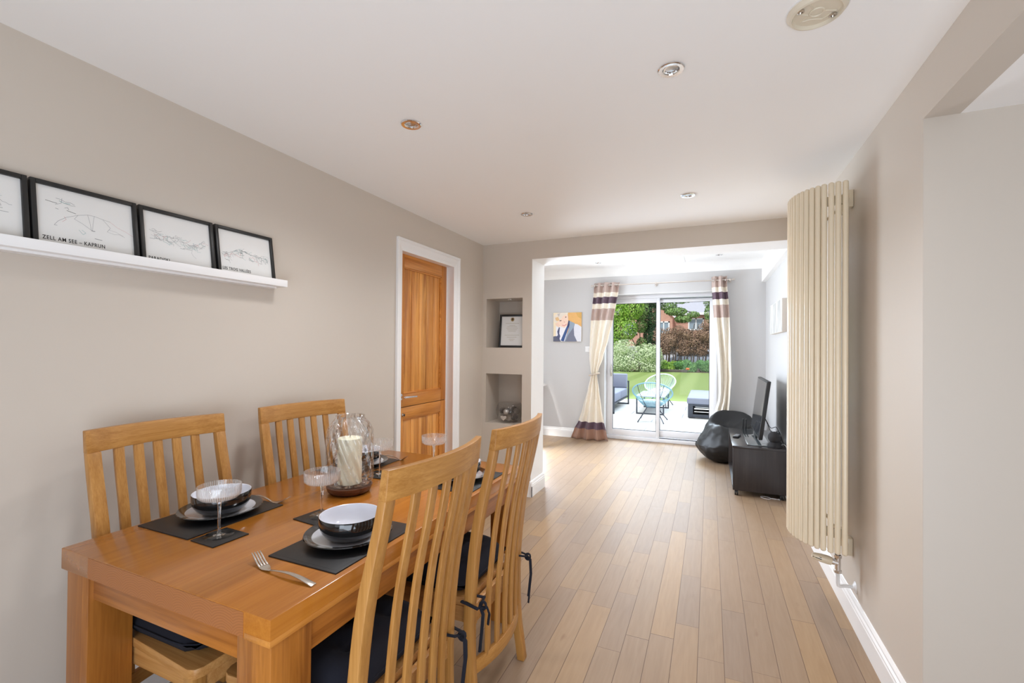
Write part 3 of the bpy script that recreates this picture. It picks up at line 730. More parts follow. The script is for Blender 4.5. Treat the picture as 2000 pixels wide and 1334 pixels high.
dup(ch, (-.684, 1.690, 0), pi, 'oak slat-back dining chair on the aisle side, farther one, beside the pier')
dup(ch, (-1.928, 1.066, 0), 0, 'oak slat-back dining chair against the left wall, nearer one, under the picture ledge')
dup(ch, (-1.912, 1.722, 0), -radians(8), 'oak slat-back dining chair against the left wall, farther one, behind the candle jar')

def cushion(x, y, rz, label, ties):
    t = thing('seat_cushion', label, 'cushion', (x, y, .4602), rz, 'navy tied seat cushions')
    b = MB(); n = 22; R = []
    top = []; bot = []
    hw = .205
    def sup(u, v):  # superellipse-ish mask
        r_ = (abs(u)**4+abs(v)**4)**.25
        return max(0, 1-r_**5)**.5
    vs = []; fs = []
    for sgn in (1, -1):
        for i in range(n+1):
            for j in range(n+1):
                u, v = -1+2*i/n, -1+2*j/n
                h = .062*sup(u, v)
                for (a, c_) in ((-.45, -.45), (.45, -.45), (-.45, .45), (.45, .45), (0, 0)):
                    h -= .036*math.exp(-((u-a)**2+(v-c_)**2)/.018)*sup(u, v)
                cr = .985 if abs(u) < .9 or abs(v) < .9 else .95
                vs.append((u*hw*cr, v*hw*cr, .033+sgn*h if sgn > 0 else .033-min(.033, abs(h)*1.3)))
    m = (n+1)**2
    for q in range(2):
        for i in range(n):
            for j in range(n):
                a = q*m+i*(n+1)+j; fs.append((a, a+1, a+n+2, a+n+1))
    b.add(vs, fs); b.build('pad', NAVY, t, smooth=60)
    b = MB(); pts = []
    for i in range(40):
        a = 2*pi*i/40; c_, s_ = cos(a), sin(a); rr = hw*.99/((abs(c_)**6+abs(s_)**6)**(1/6)); pts.append((rr*c_, rr*s_, .033))
    b.tube(pts, .004, 6, closed=True); b.build('piping', NAVY, t, smooth=60)
    for pts in ties:
        b = MB()
        for q in pts: b.tube(q, .0070, 8, flat=.6)
        b.build('tie', NAVY, t, smooth=60)
    return t
# ties in the cushion's own frame; chair faces +x there, posts stand at x about -.26 (rear), y = +-.216
def tie(y, z, side, la=.17, lb=.13):
    px0, px1 = -.268, -.232; k_ = z
    ring = [(px1+.03, y-side*.028, k_-.02), (px1+.006, y-side*.028, k_), (px0-.008, y-side*.026, k_+.004), (px0-.010, y+side*.010, k_-.010), (px0-.008, y+side*.026, k_-.012), (px1+.006, y+side*.026, k_-.002), (px1+.03, y+side*.01, k_-.01)]
    kn = (px0-.012, y+side*.012, k_-.012)
    t1 = [kn, (kn[0]-.014, kn[1]+side*.006, kn[2]-.02), (kn[0]-.012, kn[1]+side*.012, kn[2]-la*.5), (kn[0]-.004, kn[1]+side*.010, kn[2]-la)]
    t2 = [kn, (kn[0]-.020, kn[1]-side*.014, kn[2]-.004), (kn[0]-.026, kn[1]-side*.020, kn[2]-lb*.4), (kn[0]-.018, kn[1]-side*.026, kn[2]-lb)]
    lp = [(kn[0]-.006+.012*cos(a), kn[1]-side*.008+.002*sin(a*2), kn[2]+.004+.013*sin(a)) for a in [2*pi*i/10 for i in range(11)]]
    return [ring, t1, t2, lp]
cushion(-.684-.345, 1.100, pi, 'navy padded cushion on the foreground chair, tied to its rear post', [tie(-.216, -.010, -1, .15, .15)])
cushion(-.684-.345, 1.690, pi, 'navy tufted cushion tied on to the farther aisle-side chair', [tie(.216, .012, 1, .15, .07), tie(-.216, .005, -1, .21, .16)])
cushion(-1.928+.345, 1.066, 0, 'dark cushion under the table on the wall-side chair below the picture ledge', [])

# ------------------------------------------------------------------ table settings
SLATE = plain('black_leatherette_mat', sRGB(30, 29, 30), .42, var=.15, scale=80, bump=.25, bscale=500)
MT = TZ
def mat_(x0, x1, y0, y1, label, rz=0):
    b = MB(); hx, hy = (x1-x0)/2, (y1-y0)/2; b.box(-hx, hx, -hy, hy, 0, .004); b.box(-hx+.012, hx-.012, -hy+.012, hy-.012, .0038, .0043)
    o = b.build('placemat', SLATE, None, bevel=.0012); tag(o, label, 'placemat', 'black placemats', ((x0+x1)/2, (y0+y1)/2, MT)); o.rotation_euler = (0, 0, rz); return o
def coaster(x, y, rz, label):
    b = MB(); b.box(-.058, .058, -.058, .058, 0, .004); o = b.build('coaster', SLATE, None, bevel=.0012)
    tag(o, label, 'coaster', 'black square coasters', (x, y, MT)); o.rotation_euler = (0, 0, rz)
mat_(-1.786, -1.518, .924, 1.277, 'black placemat at the wall side, near end of table')
mat_(-1.187, -.927, .950, 1.318, 'black placemat at the aisle side, near end, beside the fork')
mat_(-1.800, -1.556, 1.700, 2.052, 'black placemat at the wall side, far end of table, behind candle jar')
mat_(-1.190, -.928, 1.700, 2.055, 'black placemat at the aisle side, far end, seen between the two aisle chairs')
NM = (1, 2, 3, 4)
coaster(-1.444, .979, radians(-2), 'black coaster under the coupe glass at the wall side, near end')
coaster(-1.300, 1.240, radians(-6), 'black coaster behind the white bowl, aisle side, near end')
coaster(-1.462, 1.772, radians(4), 'black coaster behind the candle jar, wall side, far end')
coaster(-1.300, 1.985, radians(0), 'black coaster hidden behind the foreground chair, far end of table')

def plate_proto():
    t = thing('dinner_plate', '', 'plate', group='black rimmed plates')
    b = MB(); b.lathe([(.0005, 0), (.075, 0), (.080, .004), (.128, .017), (.1355, .023), (.134, .0255), (.110, .0185)], seg=56, caps=(True, False)); b.build('rim', GLAZEB, t, smooth=40)
    b = MB(); b.lathe([(.1105, .0187), (.106, .0165), (.085, .0095), (.0005, .0085)], seg=56, caps=(False, True)); b.build('well', GLAZEG, t, smooth=40)
    return t
def bowl_proto():
    t = thing('cereal_bowl', '', 'bowl', group='black outside white inside bowls')
    b = MB(); b.lathe([(.0005, .002), (.045, .002), (.048, .0), (.055, .003), (.078, .016), (.090, .034), (.0945, .052), (.0945, .074), (.0935, .0755)], seg=56, caps=(True, False)); b.build('outside', GLAZEB, t, smooth=40)
    b = MB(); b.lathe([(.0935, .0755), (.0915, .0745), (.090, .052), (.084, .034), (.068, .018), (.04, .010), (.0005, .009)], seg=56, caps=(False, True)); b.build('inside', GLAZEG, t, smooth=40)
    return t
def plates(cx, cy, a1, a2):
    pass
PL = [(-1.645, 1.118), (-1.060, 1.140), (-1.668, 1.880), (-1.085, 1.885)]
PLT = ['wall side, near end', 'behind the foreground chair', 'seen past the candle jar', 'seen between the two aisle chairs']
pp = bp = None
for (x, y), s_ in zip(PL, PLT):
    la = 'black rimmed grey plate under a bowl, '+s_
    if pp is None: pp = plate_proto(); pp.location = (x, y, MT+.0043); pp['label'] = la
    else: dup(pp, (x, y, MT+.0043), 0, la)
    la = 'glossy black bowl, pale inside, '+s_
    if bp is None: bp = bowl_proto(); bp.location = (x+.012, y-.006, MT+.0130); bp['label'] = la
    else: dup(bp, (x+.012, y-.006, MT+.0130), 0, la)
kg = thin_glass('clear_glass', base=.05, edge=.75, rough=.01)
CG = kg.m
k = Mt('solid_glass'); k.b.inputs['Transmission Weight'].default_value = 1; k.b.inputs['Roughness'].default_value = 0; k.b.inputs['IOR'].default_value = 1.47; k.b.inputs['Base Color'].default_value = (.97, .98, .98, 1); SG = k.m
RG = thin_glass('ribbed_glass', base=.05, edge=.6, rough=.05, milky=.30, bump='ribs').m
def coupe_proto():
    t = thing('coupe_glass', '', 'glass', group='ribbed coupe glasses')
    b = MB()
    b.lathe([(.006, .114), (.030, .116), (.050, .120), (.060, .128), (.062, .140), (.062, .163), (.0605, .163), (.0605, .141), (.058, .130), (.048, .1225), (.004, .118)], seg=120, caps=(False, True), fn=lambda a, z: .0006*abs(sin(30*a)) if z > .118 else 0)
    b.build('bowl', RG, t, smooth=50)
    b = MB(); b.lathe([(.0040, .002), (.0052, .006), (.0042, .018), (.0040, .07), (.0055, .10), (.009, .1145)], seg=20, caps=(True, True)); b.build('stem', SG, t, smooth=60)
    b = MB(); b.lathe([(.0005, .0), (.042, 0), (.043, .0015), (.040, .003), (.018, .0045), (.0045, .008)], seg=48, caps=(True, False)); b.build('foot', SG, t, smooth=40)
    return t
cp = None
for (x, y), s_ in zip([(-1.459, .985), (-1.292, 1.252), (-1.462, 1.776), (-1.300, 1.998)], ['on the nearest coaster at the wall side', 'between the candle jar and the big foreground bowl', 'just behind the right of the candle jar', 'standing out in front of the oak door']):
    la = 'ribbed coupe glass '+s_
    if cp is None: cp = coupe_proto(); cp.location = (x, y, MT+.0042); cp['label'] = la
    else: dup(cp, (x, y, MT+.0042), 0, la)

def fork(tip, nk, end, label, tw=.026):
    t = thing('fork', label, 'fork', (0, 0, 0), 0, 'steel forks')
    tip, nk, end = Vector(tip), Vector(nk), Vector(end)
    d = (tip-nk); d.z = 0; L1 = d.length; d.normalize(); sd = Vector((-d.y, d.x, 0))
    b = MB(); th = .0018
    def bar(pts, ws):
        R = []
        for p, w_ in zip(pts, ws): R.append([p+sd*w_/2, p-sd*w_/2, p-sd*w_/2-Vector((0, 0, th)), p+sd*w_/2-Vector((0, 0, th))])
        b.rings(R)
    def hp(s):  # s 0 at neck .. 1 tip, dish shape
        return nk+d*(L1*s)+Vector((0, 0, (tip.z-nk.z)*s**2-.006*sin(pi*min(1, s*1.2))))
    bar([hp(s) for s in (0, .12, .25, .38, .45)], [.006, .014, tw*.9, tw, tw])
    for k_ in range(4):
        off = sd*((k_-1.5)*tw*.27)
        bar([hp(s)+off for s in (.44, .6, .75, .9, 1)], [tw*.19, tw*.18, tw*.17, tw*.15, tw*.10])
    b.build('head', STEEL, t, bevel=.0004)
    b = MB(); mid = []
    for i in range(9):
        s = i/8; p = nk.lerp(end, s); p.z += .010*sin(pi*s)**1.0; mid.append(p)
    dd = (end-nk).normalized(); sd = Vector((-dd.y, dd.x, 0)).normalized()
    R = []
    for i, p in enumerate(mid):
        w_ = .006+.012*min(1, max(0, (i/8-.1)/.9)); R.append([p+sd*w_/2, p-sd*w_/2, p-sd*w_/2-Vector((0, 0, .0028)), p+sd*w_/2-Vector((0, 0, .0028))])
    b.rings(R); b.build('handle', STEEL, t, bevel=.0007)
    return t
fork((-1.201, .920, .795), (-1.098, .884, .778), (-.935, .882, .7735), 'brushed steel fork lying at the near aisle-side corner of the table')
fork((-1.524, 1.310, .792), (-1.590, 1.283, .775), (-1.715, 1.297, .776), 'steel fork beyond the wall-side near placemat, tines towards the candle jar')
fork((-1.515, 2.061, .794), (-1.570, 2.064, .775), (-1.70, 2.075, .776), 'steel fork beside the far wall-side placemat, near the oak door')

# candle hurricane jar
t = thing('hurricane_jar', 'swirled clear glass hurricane jar on a dark walnut dish', 'candle jar', (-1.408, 1.515, TZ))
b = MB(); b.lathe([(.0005, 0), (.070, 0), (.086, .010), (.092, .024), (.094, .032), (.088, .034), (.080, .030), (.0005, .026)], seg=56); b.build('dish', WALNUT, t, smooth=40)
kj = thin_glass('swirl_glass', base=.10, edge=1.0, rough=.03)
v = kj.coord(); xyz = kj.sep(v); ang_ = kj.m_('ARCTAN2', xyz[1], xyz[0])
sw = kj.m_('SINE', kj.m_('ADD', kj.m_('MULTIPLY', ang_, 14), kj.m_('MULTIPLY', xyz[2], 60)))
nz = kj.noise(kj.map(v, (18, 18, 18)), 1, 2, .5, .8)
bp_ = kj.n('ShaderNodeBump'); kj.set(bp_.inputs['Height'], kj.m_('ADD', kj.m_('MULTIPLY', sw, .5), kj.m_('MULTIPLY', nz, 1.2))); bp_.inputs['Strength'].default_value = 1.0; bp_.inputs['Distance'].default_value = .014
kj.t.links.new(bp_.outputs[0], kj.gl.inputs['Normal']); kj.t.links.new(bp_.outputs[0], kj.lw.inputs['Normal'])
prof = [(.060, .036), (.080, .036), (.090, .042), (.0955, .055), (.0965, .09), (.0965, .225), (.093, .262), (.083, .288), (.069, .306), (.060, .317), (.0585, .326), (.0570, .326), (.0585, .315), (.067, .303)]
b = MB(); b.lathe(prof, seg=96, caps=(True, False), fn=lambda a, z: .0030*sin(14*a+60*z)*min(1, max(0, (.32-z)/.05)) if .05 < z < .3 else 0); b.build('jar', kj.m, t, smooth=60)
b = MB(); b.lathe([(.0585, .324), (.0605, .326), (.0585, .328), (.0565, .326), (.0585, .324)], seg=64, caps=(False, False)); b.build('lip', CG, t)
R = []
b = MB(); n = 96
zs_ = [.0385]+[.040+i*.19/40 for i in range(41)]+[.232]
for z in zs_:
    rg_ = []
    for i in range(n):
        a = 2*pi*i/n; rr = .0475+.0045*abs(sin(5*a+z*42))-.002
        if z < .039 or z > .231: rr -= .003
        rg_.append((rr*cos(a), rr*sin(a), z))
    R.append(rg_)
b.rings(R)
o = b.build('candle', WAX, None, smooth=50); tag(o, 'thick cream twisted pillar candle inside the glass jar', 'candle', None, (-1.408, 1.515, TZ))
b = MB(); b.tube([(0, 0, .231), (.001, 0, .238), (.003, .001, .244)], .0011, 6); b.build('wick', BLACK, o)

# ------------------------------------------------------------------ curtains and pole
def curtain_mat(name, bands):
    k = Mt(name); xyz = k.sep(k.coord())
    f = k.m_('DIVIDE', xyz[2], 2.5)
    c = k.ramp(f, [(z/2.5, col) for z, col in bands], 'CONSTANT')
    n = k.noise(k.coord(), 900, 2); c = k.mix(k.m_('MULTIPLY', n, .15), c, (1, 1, 1, 1), 'MULTIPLY')
    k.set(k.b.inputs['Base Color'], c); k.b.inputs['Roughness'].default_value = .45; k.b.inputs['Sheen Weight'].default_value = .2
    return k.m
CRM, TAU, PLM, BRN = sRGB(238, 230, 216), sRGB(190, 168, 158), sRGB(100, 78, 92), sRGB(166, 128, 108)
cmL = curtain_mat('left_curtain_fabric', [(0, BRN), (.165, PLM), (.27, CRM), (1.818, TAU), (1.997, CRM), (2.075, PLM), (2.177, CRM), (2.245, TAU)])
cmR = curtain_mat('right_curtain_fabric', [(0, BRN), (.165, PLM), (.27, CRM), (1.832, TAU), (2.006, CRM), (2.085, PLM), (2.185, CRM), (2.255, TAU)])
def curtain(rows, n, amp, mat, name='curtain', label='', Y0=6.87, ph=0, sag=None):
    b = MB(); R = []; nu = 120; zz = []
    z0, z1 = rows[0][0], rows[-1][0]; N = 70
    for i in range(N+1):
        z = z0+(z1-z0)*i/N
        for (za, la, ra), (zb, lb, rb) in zip(rows[:-1], rows[1:]):
            if za >= z >= zb-1e-6:
                t_ = (za-z)/(za-zb); t_ = t_*t_*(3-2*t_)*.5+t_*.5
                l, r_ = la+(lb-la)*t_, ra+(rb-ra)*t_; break
        wd = r_-l; A = amp*(.35+.65*min(1, wd/.38)) if z < z0-.05 else amp*.8
        row = []
        for j in range(nu+1):
            u = j/nu; p = 2*pi*n*u+ph+.5*sin(z*2.2)
            q = math.copysign(abs(sin(p))**.7, sin(p))
            y = Y0+A*q+.018*sin(2*pi*u*1.3+z*3)
            x = l+wd*(u+.022*sin(2*p)/n*2)
            zz_ = z
            if sag and z < 1.0: zz_ = z+sag(u, z)
            row.append((x, y, max(.004, zz_)))
        R.append(row)
    b.rings(R, closed=False, caps=(False, False))
    o = b.build(name, mat, None, smooth=80, solid=.003)
    return o
cl = curtain([(2.395, -1.626, -1.240), (2.24, -1.633, -1.258), (2.07, -1.648, -1.292), (1.82, -1.672, -1.335), (1.56, -1.684, -1.394), (1.25, -1.697, -1.477), (1.06, -1.675, -1.545), (1.0, -1.664, -1.561), (.94, -1.680, -1.555), (.78, -1.722, -1.530), (.47, -1.804, -1.490), (.27, -1.870, -1.455), (.15, -1.935, -1.430), (.004, -1.985, -1.400)],
   3.5, .040, cmL, ph=.6)
tag(cl, 'cream curtain with taupe and plum bands tied back left of the patio door', 'curtain', 'striped eyelet curtains')
cr_ = curtain([(2.405, .020, .213), (2.25, .022, .214), (2.18, .028, .221), (2.0, .040, .238), (1.83, .050, .247), (1.557, .076, .261), (1.277, .103, .268), (1.0, .117, .276), (.80, .120, .262), (.70, .112, .256), (.575, .078, .246), (.43, .026, .212), (.32, .000, .150), (.15, -.02, .14), (.004, -.03, .15)],
   2.5, .042, cmR, ph=2.0)
tag(cr_, 'cream curtain with taupe and plum bands hanging right of the patio door', 'curtain', 'striped eyelet curtains')
pole = thing('curtain_pole', 'thin satin steel curtain pole above the patio door', 'curtain pole', (-.68, 6.87, 2.352))
POLE = plain('satin_nickel', sRGB(205, 196, 188), .3, .7)
b = MB(); b.tube([(-.965, 0, .003), (.965, 0, -.002)], .0095, 14); b.build('rod', POLE, pole)
for x in (-.975, .975):
    b = MB(); b.tube([(x-.015, 0, 0), (x+.015, 0, 0)], .014, 14); b.build('finial', POLE, pole)
for x in (-.93, -.04, .93):
    b = MB(); b.tube([(x, 0, .012), (x, 0, -.014)], .013, 10); b.tube([(x, 0, -.012), (x, .088, -.012)], .006, 8); b.tube([(x, .08, -.012), (x, .09, -.012)], .022, 16); b.build('bracket', POLE, pole)
for (x0, x1, n) in ((-1.60, -1.27, 4), (.045, .195, 3)):
    par = cl if n == 4 else cr_
    for i in range(n):
        x = x0+(x1-x0)*i/(n-1); b = MB()
        b.tube([(x+.004*sin(a), 6.87+.024*cos(a), 2.352+.024*sin(a)) for a in [2*pi*j/20 for j in range(20)]], .004, 6, closed=True); b.build('eyelet', POLE, par)
b = MB(); b.tube([(-1.612+.075*cos(a), 6.87+.055*sin(a), 1.005+.02*cos(a)) for a in [2*pi*j/24 for j in range(24)]], .009, 8, closed=True, flat=1.4); b.build('tie_back', plain('tieback_cord', sRGB(205, 190, 172), .7), cl)
b = MB(); b.tube([(-1.655, 6.81, .998), (-1.620, 6.800, 1.004)], .014, 12); b.build('tie_knot', POLE, cl)

# ------------------------------------------------------------------ portrait canvas on the far wall
pc = thing('portrait_canvas', 'square canvas portrait photo of a blond child in waistcoat and blue tie', 'canvas print', (-2.290, YF-.028, 1.505))
CWd, CHt = .458, .455
b = MB(); b.box(0, CWd, 0, .028, 0, CHt); cv_ = b.build('canvas', plain('canvas_edge', sRGB(214, 200, 178), .8), pc, bevel=.002)
def pl_(c, r_=.8): return plain('print_%d' % pl_.i, c, r_, var=.07, scale=30)
pl_.i = 0
cols = {}
def cm(c):
    if c not in cols: pl_.i += 1; cols[c] = pl_(sRGB(*c))
    return cols[c]
def Q(px, py): return (CWd*(px-140)/950, CHt*(1170-py)/980)
polys = [((228, 178, 112), [(140, 190), (1090, 190), (1090, 1170), (140, 1170)]),
 ((240, 222, 190), [(140, 190), (640, 190), (600, 420), (300, 600), (230, 1000), (140, 1000)]),
 ((214, 168, 96), [(900, 190), (1090, 190), (1090, 420), (960, 330)]),
 ((236, 234, 238), [(230, 640), (330, 600), (640, 640), (560, 1170), (360, 1170), (230, 1000)]),
 ((118, 122, 140), [(690, 470), (860, 560), (880, 900), (940, 1170), (540, 1170), (640, 900)]),
 ((150, 164, 180), [(690, 470), (870, 560), (820, 700), (640, 960), (560, 1160), (520, 1170), (680, 700)]),
 ((222, 222, 230), [(870, 570), (960, 590), (1090, 680), (1090, 1170), (950, 1170), (850, 960), (835, 700)]),
 ((98, 100, 118), [(140, 1000), (230, 985), (340, 1050), (400, 1170), (140, 1170)]),
 ((84, 88, 118), [(330, 690), (365, 690), (345, 900), (380, 990), (340, 1130), (230, 1010), (300, 960), (275, 830)]),
 ((244, 214, 194), [(250, 560), (340, 440), (420, 330), (560, 260), (640, 320), (650, 470), (600, 640), (520, 710), (400, 660), (330, 600)]),
 ((238, 206, 184), [(200, 560), (300, 520), (380, 640), (330, 690), (240, 640)]),
 ((232, 220, 206), [(150, 330), (220, 230), (340, 190), (620, 190), (640, 330), (560, 240), (470, 300), (400, 400), (330, 450), (250, 520), (180, 520), (150, 430)]),
 ((226, 186, 136), [(200, 360), (300, 330), (350, 430), (300, 470), (230, 460)]),
 ((200, 190, 184), [(270, 240), (370, 200), (330, 330)]),
 ((64, 90, 140), [(660, 460), (690, 470), (690, 620), (640, 760), (500, 1170), (395, 1140), (540, 790), (620, 620)]),
 ((44, 60, 100), [(655, 450), (685, 465), (690, 600), (650, 700), (620, 690), (650, 560)]),
 ((222, 150, 150), [(430, 600), (520, 620), (600, 560), (585, 610), (520, 650), (450, 630)]),
 ((104, 84, 78), [(340, 455), (410, 440), (425, 465), (370, 480)]),
 ((104, 84, 78), [(540, 335), (575, 320), (590, 345), (560, 370)]),
 ((226, 180, 160), [(500, 480), (540, 500), (535, 530), (500, 525)])]
b = MB(); ml = []
for i, (c, p) in enumerate(polys):
    m = cm(c)
    if m not in ml: ml.append(m)
    yy = -.0006-.0002*i
    b.add([(Q(x, y)[0], yy, Q(x, y)[1]) for x, y in p], [tuple(range(len(p)))], ml.index(m))
b.build('portrait_print', ml, pc, smooth=0)

# canvas of birch trees on the right wall
k = Mt('birch_print'); xyz = k.sep(k.coord())
v = k.comb(0, k.m_('MULTIPLY', xyz[1], 14), k.m_('MULTIPLY', xyz[2], 1.6))
n1 = k.noise(v, 1, 4, .7); n2 = k.noise(k.map(k.coord(), (1, 30, 20)), 1, 4, .7)
c = k.ramp(n1, [(.34, sRGB(128, 130, 132)), (.50, sRGB(196, 194, 190)), (.66, sRGB(214, 211, 206))])
c = k.mix(k.ramp(n2, [(.60, (0, 0, 0, 1)), (.75, (.5, .5, .5, 1))]), c, sRGB(140, 142, 140))
k.set(k.b.inputs['Base Color'], c); k.b.inputs['Roughness'].default_value = .8
t = thing('tree_canvas', 'wide deep-edged canvas of pale grey birch trunks on the right wall', 'canvas print', (.690, 5.08, 1.574))
b = MB(); b.box(-.048, 0, 0, .97, 0, .325); b.build('canvas', plain('cream_canvas_edge', sRGB(226, 218, 208), .8), t, bevel=.002)
b = MB(); b.box(-.0490, -.0478, .003, .967, .003, .322); b.build('birch_print', k.m, t)
# light switch / socket plates on the far wall
t = thing('light_switch', 'small white light switch between the portrait canvas and left curtain', 'light switch', (-1.737, YF, 1.386))
b = MB(); b.box(-.038, .038, -.008, 0, -.043, .043); b.build('plate', PLASTIC, t, bevel=.002)
b = MB(); b.box(-.01, .01, -.012, -.007, -.016, .016); b.build('rocker', PLASTIC, t, bevel=.001)

# ------------------------------------------------------------------ TV unit and what stands on it
t = thing('tv_bench', 'low black-brown TV bench on castors against the right wall', 'tv bench', (.432, 5.405, 0))
x0, x1, y0, y1 = -.223, .223, -.545, .545
b = MB(); b.box(x0, x1, y0, y0+.03, .052, .455); b.build('side_panel', VENEER, t, bevel=.0015)
b = MB(); b.box(x0, x1, y1-.03, y1, .052, .455); b.build('side_panel', VENEER, t, bevel=.0015)
b = MB(); b.box(x0-.004, x1, y0-.004, y1+.004, .455, .476); b.build('top', VENT, t, bevel=.002)
b = MB(); b.box(x0, x1, y0+.03, y1-.03, .052, .075); b.build('bottom_shelf', VENEER, t, bevel=.001)
b = MB(); b.box(x1-.008, x1, y0+.03, y1-.03, .075, .455); b.build('back_panel', VENEER, t)
b = MB(); b.box(x0+.02, x1-.01, -.012, .012, .075, .455); b.build('divider', VENEER, t)
for xx in (x0+.032, x1-.035):
    for yy in (y0+.03, y1-.04):
        b = MB(); b.tube([(xx-.015, yy, .0262), (xx-.003, yy, .0262)], .026, 20); b.tube([(xx+.003, yy, .0262), (xx+.015, yy, .0262)], .026, 20)
        b.box(xx-.014, xx+.014, yy-.016, yy+.012, .030, .052); b.build('castor', BLACK, t, bevel=.002)
SCREEN = plain('tv_screen', sRGB(60, 62, 68), .12, var=.02, coat=.8)
t = thing('television', 'black flat-screen television leaning back on its glass base', 'television', (.432, 5.42, .477))
PB = [(.003, .055), (.038, .055), (.108, .605), (.090, .610), (.073, .608)]
def tvbox(b, xa, xb, za, zb, y0, y1):
    def X_(z): return .003+.070*(z-.055)/.55
    b.add([(X_(z)+x, y, z) for y in (y0, y1) for (x, z) in ((xa, za), (xb, za), (xb, zb), (xa, zb))], [(0, 1, 2, 3), (7, 6, 5, 4), (0, 4, 5, 1), (1, 5, 6, 2), (2, 6, 7, 3), (3, 7, 4, 0)])
b = MB(); tvbox(b, 0, .034, .050, .615, -.45, .45); b.build('housing', BLACK, t, bevel=.006)
b = MB(); tvbox(b, -.0012, .001, .070, .600, -.432, .432); b.build('screen', SCREEN, t)
b = MB(); tvbox(b, .006, .026, .008, .06, -.09, .09); b.build('neck', BLACK, t, bevel=.003)
b = MB(); b.box(-.095, .10, -.50, .42, 0, .010); b.build('base_plate', plain('tinted_base_glass', sRGB(86, 92, 94), .1, coat=1), t, bevel=.002)
t = thing('smart_speaker', 'round black ball speaker on a stubby base beside the television', 'speaker', (.566, 4.935, .4765))
CLOTH = plain('charcoal_knit', sRGB(38, 36, 37), .9, var=.3, scale=300, bump=.4, bscale=700)
b = MB(); b.lathe([(.0005, 0), (.060, 0), (.062, .004), (.058, .022), (.046, .040), (.040, .050)], seg=36, caps=(True, True)); b.build('base', CLOTH, t, smooth=50)
b = MB(); b.sphere((0, 0, .093), .058, 36, 22, sc=(1, 1, .95)); b.build('ball', CLOTH, t, smooth=60)
t = thing('remote_control', 'small black remote control lying on the TV bench', 'remote control', (.268, 5.37, .4765), radians(-14))
b = MB(); b.box(-.026, .026, -.085, .085, 0, .016); b.build('body', BLACK, t, bevel=.005)
b = MB()
for i in range(4):
    for j in range(3): b.box(-.016+.012*j, -.008+.012*j, -.06+.03*i, -.05+.03*i, .0155, .018)
b.build('buttons', plain('grey_button', sRGB(170, 170, 175), .5), t)
t = thing('wifi_router', 'slim upright black box behind the television base at the far end', 'router', (.370, 5.86, .4765))
for dx in (-.016, .016):
    b = MB(); b.box(dx-.008, dx+.008, -.012, .012, 0, .125); b.build('casing', BLACK, t, bevel=.004)
def cable(name, pts, r_, mat, label):
    # Catmull-Rom smoothing
    P = [Vector(p) for p in pts]; P = [P[0]*2-P[1]]+P+[P[-1]*2-P[-2]]; out = []
    for i in range(1, len(P)-2):
        for j in range(8):
            t_ = j/8; a, b_, c_, d_ = P[i-1], P[i], P[i+1], P[i+2]
            out.append(.5*((2*b_)+(c_-a)*t_+(2*a-5*b_+4*c_-d_)*t_*t_+(-a+3*b_-3*c_+d_)*t_**3))
    out.append(P[-2]); b = MB(); b.tube(out, r_, 6); o = b.build(name, mat, None, smooth=60); tag(o, label, 'cable'); return o
cable('power_cable', [(.620, 4.94, .500), (.64, 4.92, .512), (.664, 4.90, .48), (.668, 4.88, .40), (.669, 4.87, .28), (.661, 4.86, .22), (.668, 4.87, .16), (.669, 4.88, .03), (.66, 4.90, .004)], .0028, PLASTIC, 'white power cable looping down from the speaker behind the bench')
cable('floor_cable', [(.64, 4.90, .004), (.60, 4.88, .004), (.55, 4.905, .004), (.51, 4.86, .004), (.46, 4.88, .004), (.45, 4.92, .004), (.50, 4.93, .004), (.56, 4.88, .004), (.62, 4.93, .004)], .0025, PLASTIC, 'white cable looped on the floor under the TV bench')
cable('tv_cable', [(.52, 5.28, .70), (.56, 5.20, .62), (.60, 5.1, .64), (.63, 5.08, .54), (.60, 5.06, .482), (.56, 5.15, .482), (.60, 5.25, .50)], .003, BLACK, 'black cable curling behind the television')
cable('aerial_cable', [(.53, 5.40, .68), (.58, 5.25, .56), (.62, 5.12, .60), (.645, 5.05, .52), (.667, 5.0, .40), (.667, 5.0, .02)], .003, BLACK, 'second black cable dropping behind the bench by the wall')

# ------------------------------------------------------------------ beanbag
bm_ = MB(); seg, rows_ = 72, 44; vs = []; fs = []
def g(p, c, s): return math.exp(-((p-Vector(c)).length_squared)/(2*s*s))
for i in range(rows_+1):
    th = pi*i/rows_
    for j in range(seg):
        ph = 2*pi*j/seg
        d = Vector((sin(th)*cos(ph), sin(th)*sin(ph), cos(th)))
        p = Vector((d.x*.355, d.y*.36, d.z*.255))
        p.z += .225
        lo = max(0, 1-abs(p.z-.16)/.25); p.x *= 1+.06*lo; p.y *= 1+.06*lo
        # raised floppy rim at the back and left, hollow in the middle
        if d.z > 0:
            az = math.atan2(d.y, d.x); rad_ = (d.x**2+d.y**2)**.5
            rim = math.exp(-((rad_-.62)/.20)**2)
            hgt = .155*max(0, cos((az-1.75)))**1.2+.03
            p.z += rim*hgt
            p.z -= .16*math.exp(-(((d.x-.15)/.34)**2+((d.y+.12)/.34)**2))
            p.z -= .05*max(0, -d.x-.25)*1.2
            p += Vector((.13, .02, 0))*max(0, rim*max(0, cos(az-.6)))
        cr1 = noise.noise(Vector((d.x*2.4, d.y*2.4, d.z*1.3+3)))
        cr2 = 1-abs(noise.noise(Vector((d.x*3.1+5, d.y*3.1, d.z*2.2))))*2
        cr3 = 1-abs(noise.noise(Vector((d.x*5+9, d.y*5, d.z*4))))*2
        p += d*(.030*cr1+.016*max(0, cr2)**4+.004*max(0, cr3)**2)
        if p.z < .10: p.x *= 1+.05*(.10-p.z)/.1; p.y *= 1+.05*(.10-p.z)/.1
        p.z = max(.002, p.z)
        vs.append(tuple(p))
